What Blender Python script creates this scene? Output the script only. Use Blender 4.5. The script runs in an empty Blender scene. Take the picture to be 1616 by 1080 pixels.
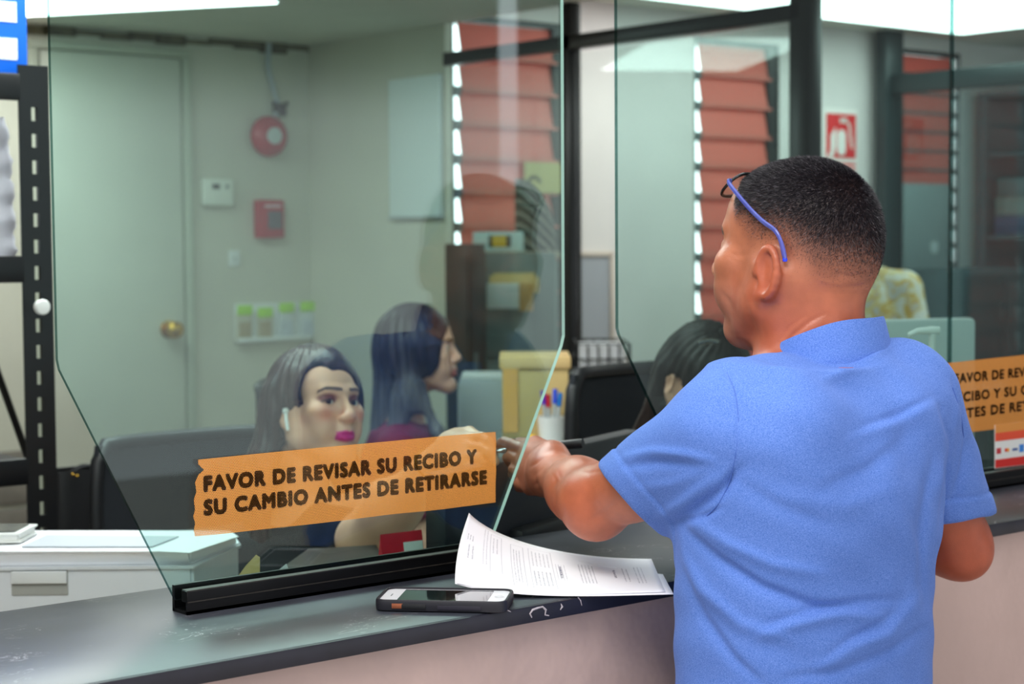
import bpy, bmesh, math, random
import numpy as np
from math import radians, sin, cos, pi, atan, sqrt
from mathutils import Matrix, Vector

random.seed(7)
rng = np.random.default_rng(11)
SC = bpy.context.scene
COL = SC.collection

# ------------------------------------------------------------------ camera
FPX = 2800.0
AZ = radians(50.5)
PITCH = atan(160 / FPX)
ROLL = .0066
CAM = np.array([0.0, 0.0, 1.55])
FW = np.array([cos(PITCH) * cos(AZ), cos(PITCH) * sin(AZ), -sin(PITCH)])
_R = np.array([sin(AZ), -cos(AZ), 0.0])
_U = np.cross(_R, FW)
RT = _R - ROLL * _U
UP = _U + ROLL * _R


def ray(x, y):
    return FW + (x - 808) / FPX * RT - (y - 540) / FPX * UP


def P(x, y, D):
    return CAM + ray(x, y) * D


def atz(x, y, z):
    d = ray(x, y)
    return CAM + d * (z - CAM[2]) / d[2]


def aty(x, y, Y):
    d = ray(x, y)
    return CAM + d * Y / d[1]


def atx(x, y, X):
    d = ray(x, y)
    return CAM + d * X / d[0]


def proj(V):
    v = np.asarray(V) - CAM
    d = v @ FW
    return 808 + FPX * (v @ RT) / d, 540 - FPX * (v @ UP) / d, d


cd = bpy.data.cameras.new('camera')
cam = bpy.data.objects.new('camera', cd)
COL.objects.link(cam)
SC.camera = cam
M = Matrix.Identity(4)
for i in range(3):
    M[i][0], M[i][1], M[i][2], M[i][3] = RT[i], UP[i], -FW[i], CAM[i]
cam.matrix_world = M
cd.sensor_width = 36
cd.lens = FPX * 36 / 1616
cd.clip_end = 60
cd.clip_start = .05
cd.dof.use_dof = True
cd.dof.focus_distance = 2.03
cd.dof.aperture_fstop = 6.3

SC.view_settings.view_transform = 'Standard'
SC.view_settings.look = 'None'
SC.view_settings.gamma = 1
SC.view_settings.exposure = .25
SC.view_settings.use_curve_mapping = False


# ------------------------------------------------------------------ materials
def lin(c):
    return tuple(((v / 255) / 12.92 if v / 255 <= .04045 else ((v / 255 + .055) / 1.055) ** 2.4) for v in c)


class NT:
    def __init__(s, name):
        s.m = bpy.data.materials.new(name)
        s.m.use_nodes = True
        s.t = s.m.node_tree
        s.t.nodes.clear()
        s.out = s.n('ShaderNodeOutputMaterial')

    def n(s, typ, **kw):
        nd = s.t.nodes.new(typ)
        for k, v in kw.items():
            if k[0] == '_':
                setattr(nd, k[1:], v)
            else:
                nd.inputs[k.replace('__', ' ')].default_value = v
        return nd

    def l(s, a, b):
        s.t.links.new(a, b)


MATS = {}


def mat(name, rgb, rough=.6, metal=0, spec=.5, var=0, scale=20, bump=0, bscale=200, coat=0, emit=0, stretch=None, rgb2=None):
    """plain procedural surface: a colour with optional noise variation and noise bump"""
    if name in MATS:
        return MATS[name]
    g = NT(name)
    b = g.n('ShaderNodeBsdfPrincipled', Roughness=rough, Metallic=metal)
    b.inputs['Specular IOR Level'].default_value = spec
    b.inputs['Coat Weight'].default_value = coat
    c = lin(rgb)
    b.inputs['Base Color'].default_value = (*c, 1)
    if emit:
        b.inputs['Emission Color'].default_value = (*c, 1)
        b.inputs['Emission Strength'].default_value = emit
    tc = g.n('ShaderNodeTexCoord')
    src = tc.outputs['Object']
    if stretch:
        mp = g.n('ShaderNodeMapping')
        mp.inputs['Scale'].default_value = stretch
        g.l(src, mp.inputs['Vector'])
        src = mp.outputs['Vector']
    if var or rgb2:
        nz = g.n('ShaderNodeTexNoise', Scale=scale, Detail=4)
        g.l(src, nz.inputs['Vector'])
        mx = g.n('ShaderNodeMix', _data_type='RGBA')
        c2 = lin(rgb2) if rgb2 else tuple(v * (1 - var) for v in c)
        c1 = c if rgb2 else tuple(min(1, v * (1 + var * .6)) for v in c)
        mx.inputs[6].default_value = (*c1, 1)
        mx.inputs[7].default_value = (*c2, 1)
        cr = g.n('ShaderNodeMapRange')
        cr.inputs['From Min'].default_value = .35
        cr.inputs['From Max'].default_value = .65
        g.l(nz.outputs['Fac'], cr.inputs['Value'])
        g.l(cr.outputs['Result'], mx.inputs[0])
        g.l(mx.outputs[2], b.inputs['Base Color'])
    if bump:
        nb = g.n('ShaderNodeTexNoise', Scale=bscale, Detail=3)
        g.l(src, nb.inputs['Vector'])
        bp = g.n('ShaderNodeBump', Strength=min(1, bump), Distance=.002 if bump < 1 else .008)
        g.l(nb.outputs['Fac'], bp.inputs['Height'])
        g.l(bp.outputs['Normal'], b.inputs['Normal'])
    g.l(b.outputs[0], g.out.inputs[0])
    MATS[name] = g.m
    return g.m


def mat_skin(name, rough=.42, sss=.0, fine=600, amount=.10):
    g = NT(name)
    b = g.n('ShaderNodeBsdfPrincipled', Roughness=rough)
    b.inputs['Specular IOR Level'].default_value = .45
    at = g.n('ShaderNodeAttribute', _attribute_name='Col')
    tc = g.n('ShaderNodeTexCoord')
    nz = g.n('ShaderNodeTexNoise', Scale=38, Detail=6)
    g.l(tc.outputs['Object'], nz.inputs['Vector'])
    mr = g.n('ShaderNodeMapRange')
    mr.inputs['From Min'].default_value = .3
    mr.inputs['From Max'].default_value = .7
    mr.inputs['To Min'].default_value = 1 - amount
    mr.inputs['To Max'].default_value = 1 + amount
    g.l(nz.outputs['Fac'], mr.inputs['Value'])
    mx = g.n('ShaderNodeVectorMath', _operation='SCALE')
    g.l(at.outputs['Color'], mx.inputs[0])
    g.l(mr.outputs['Result'], mx.inputs['Scale'])
    g.l(mx.outputs[0], b.inputs['Base Color'])
    if sss:
        b.inputs['Subsurface Weight'].default_value = sss
        b.inputs['Subsurface Radius'].default_value = (1, .35, .2)
        b.inputs['Subsurface Scale'].default_value = .006
    nb = g.n('ShaderNodeTexNoise', Scale=fine, Detail=3)
    g.l(tc.outputs['Object'], nb.inputs['Vector'])
    bp = g.n('ShaderNodeBump', Strength=.22, Distance=.001)
    g.l(nb.outputs['Fac'], bp.inputs['Height'])
    g.l(bp.outputs['Normal'], b.inputs['Normal'])
    g.l(b.outputs[0], g.out.inputs[0])
    MATS[name] = g.m
    return g.m


def mat_glass(name, tint, ior=1.5, rough=0.0):
    """clear tinted sheet: transparent + mirror reflection by Fresnel (no refraction for a thin flat pane)"""
    g = NT(name)
    tr = g.n('ShaderNodeBsdfTransparent')
    tr.inputs['Color'].default_value = (*tint, 1)
    gl = g.n('ShaderNodeBsdfGlossy', Roughness=rough)
    fr = g.n('ShaderNodeFresnel')
    ge = g.n('ShaderNodeNewGeometry')
    mr = g.n('ShaderNodeMapRange')          # same reflectance on leaving the sheet as on entering it
    mr.inputs['To Min'].default_value = ior
    mr.inputs['To Max'].default_value = 1 / ior
    g.l(ge.outputs['Backfacing'], mr.inputs['Value'])
    g.l(mr.outputs[0], fr.inputs['IOR'])
    mx = g.n('ShaderNodeMixShader')
    g.l(fr.outputs[0], mx.inputs[0])
    g.l(tr.outputs[0], mx.inputs[1])
    g.l(gl.outputs[0], mx.inputs[2])
    g.l(mx.outputs[0], g.out.inputs[0])
    MATS[name] = g.m
    return g.m


def mat_emit(name, rgb, s):
    g = NT(name)
    e = g.n('ShaderNodeEmission', Strength=s)
    e.inputs['Color'].default_value = (*lin(rgb), 1)
    g.l(e.outputs[0], g.out.inputs[0])
    MATS[name] = g.m
    return g.m


# ------------------------------------------------------------------ objects
def link(name, me, m=None, parent=None):
    o = bpy.data.objects.new(name, me)
    COL.objects.link(o)
    if m is not None:
        me.materials.append(m)
    if parent is not None:
        o.parent = parent
        pass
        o.matrix_parent_inverse = WORLD.get(parent.name, Matrix.Identity(4)).inverted()
    return o


WORLD = {}


def thing(name, label, cat, loc=(0, 0, 0), group=None):
    o = bpy.data.objects.new(name, None)
    COL.objects.link(o)
    o.location = Vector(loc)
    o.empty_display_size = .05
    WORLD[o.name] = Matrix.Translation(Vector(loc))
    return tag(o, label, cat, group)


def tag(o, label, cat, group=None):
    o['label'] = label
    o['category'] = cat
    if group:
        o['group'] = group
    return o


def struct(o):
    o['kind'] = 'structure'
    return o


def rotm(R):
    m = Matrix.Identity(4)
    for i in range(3):
        for j in range(3):
            m[i][j] = R[i][j]
    return m


def frame(o, x, y, z):
    """4x4 from origin and three axes"""
    m = Matrix.Identity(4)
    for i in range(3):
        m[i][0], m[i][1], m[i][2], m[i][3] = x[i], y[i], z[i], o[i]
    return m


def yawm(loc, deg):
    return Matrix.Translation(Vector(loc)) @ Matrix.Rotation(radians(deg), 4, 'Z')


class MB:
    """mesh builder; every shape goes through the matrix T"""
    def __init__(s, T=None):
        s.bm = bmesh.new()
        s.T = T or Matrix.Identity(4)

    def _fin(s, vs):
        bmesh.ops.transform(s.bm, matrix=s.T, verts=vs)

    def box(s, c, size, bev=0, R=None, seg=2):
        r = bmesh.ops.create_cube(s.bm, size=1)
        vs = r['verts']
        m = Matrix.Translation(Vector(c)) @ (R or Matrix.Identity(4)) @ Matrix.Diagonal((*size, 1))
        bmesh.ops.transform(s.bm, matrix=m, verts=vs)
        if bev:
            es = list({e for v in vs for e in v.link_edges})
            g = bmesh.ops.bevel(s.bm, geom=es, offset=bev, segments=seg, affect='EDGES', profile=.5)
            vs = list({v for f in g['faces'] for v in f.verts} | {v for v in vs if v.is_valid})
            isl = set()
            st = list(vs)
            while st:
                v = st.pop()
                if v in isl:
                    continue
                isl.add(v)
                st += [e.other_vert(v) for e in v.link_edges]
            vs = list(isl)
        s._fin(vs)
        return s

    def mesh(s, V, F):
        vs = [s.bm.verts.new(v) for v in V]
        for f in F:
            try:
                s.bm.faces.new([vs[i] for i in f])
            except ValueError:
                pass
        s._fin(vs)
        return s

    def prism(s, poly, z0, z1, axes='xy'):
        """polygon in two axes extruded along the third"""
        n = len(poly)
        V = []
        for z in (z0, z1):
            for a, b in poly:
                V.append({'xy': (a, b, z), 'xz': (a, z, b), 'yz': (z, a, b)}[axes])
        F = [tuple(range(n - 1, -1, -1)), tuple(range(n, 2 * n))]
        F += [(i, (i + 1) % n, n + (i + 1) % n, n + i) for i in range(n)]
        return s.mesh(V, F)

    def lathe(s, prof, n=28, c=(0, 0, 0), R=None, close=True):
        V, F = [], []
        R = R or Matrix.Identity(4)
        for r, z in prof:
            for k in range(n):
                a = 2 * pi * k / n
                V.append(Vector(c) + (R @ Vector((r * cos(a), r * sin(a), z))))
        m = len(prof)
        for i in range(m - 1):
            for k in range(n):
                F.append((i * n + k, i * n + (k + 1) % n, (i + 1) * n + (k + 1) % n, (i + 1) * n + k))
        if close:
            F.append(tuple(range(n - 1, -1, -1)))
            F.append(tuple(range((m - 1) * n, m * n)))
        return s.mesh(V, F)

    def tube(s, pts, r, n=10, flat=None, closed=False):
        pts = [Vector(p) for p in pts]
        m = len(pts)
        rs = r if isinstance(r, (list, tuple)) else [r] * m
        V, F = [], []
        up = None
        for i, p in enumerate(pts):
            if closed:
                d = pts[(i + 1) % m] - pts[i - 1]
            else:
                d = pts[min(i + 1, m - 1)] - pts[max(i - 1, 0)]
            d.normalize()
            if up is None:
                up = Vector((0, 0, 1)) if abs(d.z) < .9 else Vector((1, 0, 0))
            u = d.cross(up)
            if u.length < 1e-5:
                u = d.orthogonal()
            u.normalize()
            v = u.cross(d)
            up = v
            ru, rv = (rs[i], rs[i]) if not flat else (rs[i] * flat[0], rs[i] * flat[1])
            for k in range(n):
                a = 2 * pi * k / n
                V.append(p + u * ru * cos(a) + v * rv * sin(a))
        for i in range(m if closed else m - 1):
            j = (i + 1) % m
            for k in range(n):
                F.append((i * n + k, i * n + (k + 1) % n, j * n + (k + 1) % n, j * n + k))
        if not closed:
            F.append(tuple(range(n - 1, -1, -1)))
            F.append(tuple(range((m - 1) * n, m * n)))
        return s.mesh(V, F)

    def grid(s, fn, nu, nv, thick=0, closed_u=False):
        """parametric sheet fn(u,v)->xyz; with thickness along normal when thick"""
        Pm = np.array([[fn(i / (nu if closed_u else nu - 1), j / (nv - 1)) for j in range(nv)] for i in range(nu)], float)
        V = [tuple(p) for p in Pm.reshape(-1, 3)]
        idx = lambda i, j: (i % nu) * nv + j
        F = []
        for i in range(nu if closed_u else nu - 1):
            for j in range(nv - 1):
                F.append((idx(i, j), idx(i + 1, j), idx(i + 1, j + 1), idx(i, j + 1)))
        if thick:
            du = np.roll(Pm, -1, 0) - np.roll(Pm, 1, 0) if closed_u else np.gradient(Pm, axis=0)
            dv = np.gradient(Pm, axis=1)
            N = np.cross(du, dv)
            N /= np.linalg.norm(N, axis=2, keepdims=True) + 1e-12
            Q = Pm - N * thick
            o = len(V)
            V += [tuple(p) for p in Q.reshape(-1, 3)]
            F += [tuple(o + k for k in reversed(f)) for f in list(F)]
            for i in range(nu if closed_u else nu - 1):
                for j in (0, nv - 1):
                    a, b = idx(i, j), idx(i + 1, j)
                    F.append((b, a, o + a, o + b) if j == 0 else (a, b, o + b, o + a))
            if not closed_u:
                for j in range(nv - 1):
                    for i in (0, nu - 1):
                        a, b = idx(i, j), idx(i, j + 1)
                        F.append((a, b, o + b, o + a) if i == 0 else (b, a, o + a, o + b))
        return s.mesh(V, F)

    def build(s, name, m, parent=None, smooth=35):
        bmesh.ops.recalc_face_normals(s.bm, faces=s.bm.faces)
        me = bpy.data.meshes.new(name)
        s.bm.to_mesh(me)
        s.bm.free()
        if smooth:
            me.shade_smooth()
            me.set_sharp_from_angle(angle=radians(smooth))
        return link(name, me, m, parent)


def text_mesh(name, body, T, size, width, m, parent=None, bold=.02, ext=.0004, align='LEFT', spacing=1.0, heavy=0, part=None):
    """flat lettering, scaled to the wanted width, as a mesh in frame T (x along the line, y up, z out)"""
    cu = bpy.data.curves.new(name, 'FONT')
    cu.body = part or body
    cu.size = 1
    cu.offset = bold
    cu.align_x = 'LEFT'
    cu.space_character = spacing
    cu.resolution_u = 3
    o = bpy.data.objects.new(name, cu)
    COL.objects.link(o)
    dg = bpy.context.evaluated_depsgraph_get()
    me = bpy.data.meshes.new_from_object(o.evaluated_get(dg))
    if part:                                # the given width belongs to the first letters only
        Vp = [v.co.x for v in me.vertices]
        wp = max(Vp) - min(Vp)
        bpy.data.meshes.remove(me)
        cu.body = body
        dg = bpy.context.evaluated_depsgraph_get()
        dg.update()
        me = bpy.data.meshes.new_from_object(o.evaluated_get(dg))
    bpy.data.objects.remove(o)
    bpy.data.curves.remove(cu)
    V = np.empty(len(me.vertices) * 3)
    me.vertices.foreach_get('co', V)
    V = V.reshape(-1, 3)
    x0, x1 = V[:, 0].min(), V[:, 0].max()
    y1 = V[:, 1].max()
    V[:, 0] = (V[:, 0] - x0) * (width / (wp if part else x1 - x0) if width else size)
    V[:, 1] = V[:, 1] * (size / y1)
    V[:, 2] = ext
    Tn = np.array(T)
    V = V @ Tn[:3, :3].T + Tn[:3, 3]
    me.materials.clear()
    # heavier strokes: the outline is laid down again all round by a small step
    F = [tuple(p.vertices) for p in me.polygons]
    st_ = size * heavy
    VV, FF = [], []
    for k in range(9 if heavy else 1):
        o_ = np.zeros(3) if k == 0 else (np.array(T)[:3, 0] * cos(k * pi / 4) + np.array(T)[:3, 1] * sin(k * pi / 4)) * st_
        b_ = len(VV) * len(V)
        VV.append(V + o_)
        FF += [tuple(i + b_ for i in f) for f in F]
    bpy.data.meshes.remove(me)
    me = bpy.data.meshes.new(name)
    me.from_pydata(np.concatenate(VV).tolist(), [], FF)
    me.update()
    return me


def join_meshes(name, mes, m, parent=None):
    bm = bmesh.new()
    for me in mes:
        bm.from_mesh(me)
        bpy.data.meshes.remove(me)
    me = bpy.data.meshes.new(name)
    bm.to_mesh(me)
    bm.free()
    return link(name, me, m, parent)


def copy_tree(o, parent=None):
    c = o.copy()
    COL.objects.link(c)
    if parent is not None:
        c.parent = parent
    for ch in list(o.children):
        copy_tree(ch, c)
    return c


# ------------------------------------------------------------------ signed distance bodies
class SDF:
    def __init__(s, lo, hi, h):
        s.lo = np.array(lo, float)
        s.h = h
        s.n = np.ceil((np.array(hi) - s.lo) / h).astype(int) + 1
        s.d = np.full(tuple(s.n), 1.0, np.float32)
        s.ax = [(s.lo[i] + h * np.arange(s.n[i])).astype(np.float32) for i in range(3)]

    def win(s, lo, hi, pad):
        a = np.clip(np.floor((np.asarray(lo) - pad - s.lo) / s.h).astype(int), 0, s.n)
        b = np.clip(np.ceil((np.asarray(hi) + pad - s.lo) / s.h).astype(int) + 1, 0, s.n)
        if np.any(b <= a):
            return None
        sl = tuple(slice(a[i], b[i]) for i in range(3))
        X = s.ax[0][sl[0]][:, None, None]
        Y = s.ax[1][sl[1]][None, :, None]
        Z = s.ax[2][sl[2]][None, None, :]
        return sl, X, Y, Z

    def put(s, lo, hi, fn, k=.01, sub=False):
        w = s.win(lo, hi, k + 3 * s.h)
        if w is None:
            return s
        sl, X, Y, Z = w
        p = fn(X, Y, Z)
        a = s.d[sl]
        if sub:
            hh = np.maximum(k - np.abs(a + p), 0) / k
            s.d[sl] = np.maximum(a, -p) + hh * hh * k * .25
        else:
            hh = np.maximum(k - np.abs(a - p), 0) / k
            s.d[sl] = np.minimum(a, p) - hh * hh * k * .25
        return s

    def cone(s, a, b, ra, rb, k=.012, sub=False, flat=None, cut=None):
        """rounded cone; flat=(axis,factor) squeezes it, cut=(point,normal) keeps the side away from the normal"""
        a = np.asarray(a, float)
        b = np.asarray(b, float)
        r = max(ra, rb) * (1.0 if not flat else max(1.0, 1 / flat[1]))
        ba = b - a
        L2 = float(ba @ ba) + 1e-12

        def fn(X, Y, Z):
            x, y, z = X - a[0], Y - a[1], Z - a[2]
            t = np.clip((x * ba[0] + y * ba[1] + z * ba[2]) / L2, 0, 1)
            x, y, z = x - t * ba[0], y - t * ba[1], z - t * ba[2]
            q = x * x + y * y + z * z
            f = 1.0
            if flat:
                f = flat[1]
                e = x * flat[0][0] + y * flat[0][1] + z * flat[0][2]
                q = q + e * e * (f * f - 1)
            d = np.sqrt(q) - (ra + (rb - ra) * t)
            if flat and f > 1:
                d = d / (1 + (f - 1) * .5)
            if cut is not None:
                c, n = cut
                d = np.maximum(d, (X - c[0]) * n[0] + (Y - c[1]) * n[1] + (Z - c[2]) * n[2])
            return d
        return s.put(np.minimum(a, b) - r, np.maximum(a, b) + r, fn, k, sub)

    def ell(s, c, r, R=None, k=.012, sub=False):
        c = np.asarray(c, float)
        r = np.asarray(r, float)
        R = np.eye(3) if R is None else np.asarray(R)
        ext = np.sqrt(((R * r[None, :]) ** 2).sum(1))

        def fn(X, Y, Z):
            x, y, z = X - c[0], Y - c[1], Z - c[2]
            q = [(R[0, i] * x + R[1, i] * y + R[2, i] * z) for i in range(3)]
            k0 = np.sqrt((q[0] / r[0]) ** 2 + (q[1] / r[1]) ** 2 + (q[2] / r[2]) ** 2)
            k1 = np.sqrt((q[0] / r[0] ** 2) ** 2 + (q[1] / r[1] ** 2) ** 2 + (q[2] / r[2] ** 2) ** 2)
            return k0 * (k0 - 1) / (k1 + 1e-9)
        return s.put(c - ext, c + ext, fn, k, sub)

    def loft(s, rows, k=.02, yaw=0.0, p=2.3):
        """stack of super-ellipses: rows of (z, cx, cy, a, b), turned by yaw about z"""
        rw = np.array(sorted(rows), float)
        z0, z1 = rw[0, 0], rw[-1, 0]
        m = max(rw[:, 3].max(), rw[:, 4].max())
        lo = np.array([rw[:, 1].min() - m, rw[:, 2].min() - m, z0])
        hi = np.array([rw[:, 1].max() + m, rw[:, 2].max() + m, z1])
        cs, sn = cos(yaw), sin(yaw)

        def sm(zz, col):
            # Catmull style smooth interpolation
            f = np.interp(zz, rw[:, 0], rw[:, col])
            e = (z1 - z0) / len(rw) * .35
            return (f + np.interp(zz - e, rw[:, 0], rw[:, col]) + np.interp(zz + e, rw[:, 0], rw[:, col])) / 3

        def fn(X, Y, Z):
            zz = Z.ravel()
            cx, cy, a, b = [sm(zz, c).astype(np.float32)[None, None, :] for c in (1, 2, 3, 4)]
            x, y = X - cx, Y - cy
            u, v = x * cs + y * sn, -x * sn + y * cs
            q = ((np.abs(u) / a) ** p + (np.abs(v) / b) ** p) ** (1 / p)
            d = (q - 1) * np.minimum(a, b)
            dz = np.maximum(z0 - Z, Z - z1)
            return np.maximum(d, dz)
        return s.put(lo, hi, fn, k)

    def halfspace(s, c, n):
        """cut away what lies beyond the plane"""
        X, Y, Z = s.ax[0][:, None, None], s.ax[1][None, :, None], s.ax[2][None, None, :]
        s.d = np.maximum(s.d, ((X - c[0]) * n[0] + (Y - c[1]) * n[1] + (Z - c[2]) * n[2]).astype(np.float32))
        return s

    def mesh(s):
        d = s.d
        d[0] = d[-1] = 1
        d[:, 0] = d[:, -1] = 1
        d[:, :, 0] = d[:, :, -1] = 1
        ins = d < 0
        c = [ins[i:ins.shape[0] - 1 + i, j:ins.shape[1] - 1 + j, k:ins.shape[2] - 1 + k] for i in (0, 1) for j in (0, 1) for k in (0, 1)]
        al = c[0].copy()
        an = c[0].copy()
        for q in c[1:]:
            al &= q
            an |= q
        act = an & ~al
        I = np.argwhere(act)
        ids = np.full(act.shape, -1, np.int32)
        ids[act] = np.arange(len(I))
        acc = np.zeros((len(I), 3))
        cnt = np.zeros(len(I))
        corners = [(i, j, k) for i in (0, 1) for j in (0, 1) for k in (0, 1)]
        val = {q: d[I[:, 0] + q[0], I[:, 1] + q[1], I[:, 2] + q[2]].astype(float) for q in corners}
        for q in corners:
            for a in range(3):
                if q[a] == 0:
                    w = list(q)
                    w[a] = 1
                    w = tuple(w)
                    v0, v1 = val[q], val[w]
                    cr = (v0 < 0) != (v1 < 0)
                    t = v0 / np.where(cr, v0 - v1, 1)
                    p = np.array(q, float)[None, :].repeat(len(I), 0)
                    p[:, a] = t
                    acc[cr] += p[cr]
                    cnt[cr] += 1
        V = s.lo + (I + acc / cnt[:, None]) * s.h
        F = []
        for a in range(3):
            b, e = (a + 1) % 3, (a + 2) % 3
            s0 = [slice(None)] * 3
            s1 = [slice(None)] * 3
            s0[a] = slice(0, -1)
            s1[a] = slice(1, None)
            x0, x1 = ins[tuple(s0)], ins[tuple(s1)]
            E = np.argwhere(x0 != x1)
            fl = x0[E[:, 0], E[:, 1], E[:, 2]]
            ok = (E[:, b] > 0) & (E[:, e] > 0) & (E[:, b] < s.n[b] - 1) & (E[:, e] < s.n[e] - 1)
            E, fl = E[ok], fl[ok]
            q = []
            for db, de in ((-1, -1), (0, -1), (0, 0), (-1, 0)):
                J = E.copy()
                J[:, b] += db
                J[:, e] += de
                q.append(ids[J[:, 0], J[:, 1], J[:, 2]])
            q = np.stack(q, 1)
            q[~fl] = q[~fl][:, ::-1]
            F.append(q)
        F = np.concatenate(F)
        return V, F


def laplace(V, F, it=2, lam=.5):
    e = np.concatenate([F[:, [0, 1]], F[:, [1, 2]], F[:, [2, 3]], F[:, [3, 0]]])
    e = np.concatenate([e, e[:, ::-1]])
    cnt = np.bincount(e[:, 0], minlength=len(V))[:, None]
    for _ in range(it):
        acc = np.stack([np.bincount(e[:, 0], weights=V[e[:, 1], i], minlength=len(V)) for i in range(3)], 1)
        V = V + lam * (acc / np.maximum(cnt, 1) - V)
    return V


def vnormals(V, F):
    n = np.cross(V[F[:, 2]] - V[F[:, 0]], V[F[:, 3]] - V[F[:, 1]])
    N = np.zeros_like(V)
    for i in range(4):
        for j in range(3):
            N[:, j] += np.bincount(F[:, i], weights=n[:, j], minlength=len(V))
    return N / (np.linalg.norm(N, axis=1, keepdims=True) + 1e-12)


def np_mesh(name, V, F, m, parent=None, col=None, smooth=True):
    me = bpy.data.meshes.new(name)
    V = np.asarray(V, np.float32)
    F = np.asarray(F, np.int32)
    k = F.shape[1]
    me.vertices.add(len(V))
    me.vertices.foreach_set('co', V.ravel())
    me.loops.add(F.size)
    me.loops.foreach_set('vertex_index', F.ravel())
    me.polygons.add(len(F))
    me.polygons.foreach_set('loop_start', np.arange(0, F.size, k, dtype=np.int32))
    me.polygons.foreach_set('loop_total', np.full(len(F), k, np.int32))
    me.update(calc_edges=True)
    me.validate()
    if smooth:
        me.shade_smooth()
    if col is not None:
        ca = me.color_attributes.new('Col', 'FLOAT_COLOR', 'POINT')
        ca.data.foreach_set('color', np.concatenate([col, np.ones((len(col), 1))], 1).astype(np.float32).ravel())
    return link(name, me, m, parent)


def sstep(a, b, x):
    t = np.clip((x - a) / (b - a), 0, 1)
    return t * t * (3 - 2 * t)
# ------------------------------------------------------------------ shared materials
m_wall = mat('plaster_office', (206, 203, 188), .8, var=.06, scale=2.5, bump=.15, bscale=60)
m_wallpink = mat('plaster_pinkish', (214, 206, 204), .8, var=.05, scale=2.5, bump=.15, bscale=60)
m_ceil = mat('ceiling_paint', (222, 222, 212), .85, var=.05, scale=3)
m_mauve = mat('plaster_mauve', (198, 172, 166), .7, var=.05, scale=5, bump=1.0, bscale=13)
m_floor = mat('floor_tile', (150, 140, 132), .45, var=.12, scale=6)
m_floor2 = mat('lobby_tile', (178, 170, 162), .4, var=.1, scale=4)
m_black = mat('black_metal', (16, 17, 20), .38, spec=.5)
m_blackp = mat('black_plastic', (24, 25, 29), .45)
m_dark = mat('dark_fabric', (30, 33, 40), .85, var=.2, scale=300)
m_alu = mat('black_aluminium', (14, 14, 16), .32, metal=.3)
m_alu_worn = mat('worn_aluminium', (70, 66, 62), .4, metal=.5, var=.3, scale=120)
m_white = mat('white_plastic', (226, 228, 226), .4)
m_grey = mat('grey_plastic', (178, 184, 184), .45)
m_greyd = mat('grey_dark_metal', (86, 92, 94), .45)
m_paper = mat('paper', (236, 235, 240), .8)
m_manila = mat('manila_card', (222, 190, 130), .8, var=.08, scale=15)
m_brass = mat('brass', (205, 160, 60), .25, metal=1)
m_red = mat('red_enamel', (178, 28, 44), .35)
m_yellow = mat('yellow_print', (240, 190, 20), .6)
m_green = mat('lime_paper', (170, 225, 50), .7)
m_navy = mat('navy_plastic', (20, 26, 44), .5)
m_glass = mat_glass('clear_glass', (.765, .885, .86))
m_pglass = mat_glass('partition_glass', (.955, .975, .97))
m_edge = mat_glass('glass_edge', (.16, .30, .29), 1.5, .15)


# ------------------------------------------------------------------ room shell
def slab(name, lo, hi, m):
    lo, hi = Vector(lo), Vector(hi)
    return struct(MB().box((lo + hi) / 2, hi - lo).build(name, m, smooth=0))


ZC, ZC2, ZF = 2.33, 2.5, .12
XP = 3.9          # plane of the side wall and the glazed partition
YW, YB = 5.3, 6.0
slab('floor_lobby', (-5, -7, -.1), (10, 1.62, 0), m_floor2)
slab('floor_office', (-.5, 1.62, -.1), (9.2, 6.2, ZF), m_floor)
slab('ceiling', (-.5, 1.95, ZC), (XP + .02, 6.1, ZC + .06), m_ceil)
slab('ceiling_back_room', (XP + .02, 1.95, ZC2), (9.2, 5.5, ZC2 + .06), m_ceil)
slab('wall_back', (-.5, YB, ZF), (XP + .2, YB + .12, ZC + .2), m_wall)
slab('wall_side', (XP, 5.10, ZF), (XP + .03, YB, ZC), m_wall)
slab('wall_left', (-.55, 1.8, ZF), (-.45, YB, ZC), m_wall)
slab('wall_right', (9.1, 1.8, ZF), (9.2, 5.5, ZC2), mat('plaster_teal_grey', (110, 122, 120), .8, var=.08, scale=2))  # darker, teal-grey plaster
slab('wall_counter', (-.5, 1.567, 0), (9.2, 1.76, 1.109), m_mauve)

# wall with the three louvred windows (built as piers, sills and lintels round real openings)
WIN = [(4.085, 4.66, .75, 2.40, 'l', .128), (5.37, 5.90, .75, 2.40, 'l', .128), (6.66, 7.20, .75, 2.44, 'r', .090)]
bw = MB()
edges = [XP + .03] + [v for w in WIN for v in (w[0], w[1])] + [9.2]
for a, b in zip(edges[0::2], edges[1::2]):
    bw.box(((a + b) / 2, YW + .06, (ZF + ZC2) / 2), (b - a, .12, ZC2 - ZF))
for x0, x1, z0, z1, *_ in WIN:
    bw.box(((x0 + x1) / 2, YW + .06, (ZF + z0) / 2), (x1 - x0, .12, z0 - ZF))
    bw.box(((x0 + x1) / 2, YW + .06, (z1 + ZC2) / 2), (x1 - x0, .12, ZC2 - z1))
struct(bw.build('wall_windows', m_wallpink, smooth=0))

# red louvre blades: translucent painted
g = NT('red_louvre')
pb = g.n('ShaderNodeBsdfPrincipled', Roughness=.5)
pb.inputs['Base Color'].default_value = (*lin((206, 104, 90)), 1)
tl = g.n('ShaderNodeBsdfTranslucent')
tl.inputs['Color'].default_value = (*lin((214, 108, 92)), 1)
mx = g.n('ShaderNodeMixShader')
mx.inputs[0].default_value = .30
g.l(pb.outputs[0], mx.inputs[1])
g.l(tl.outputs[0], mx.inputs[2])
g.l(mx.outputs[0], g.out.inputs[0])
m_louvre = g.m

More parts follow.
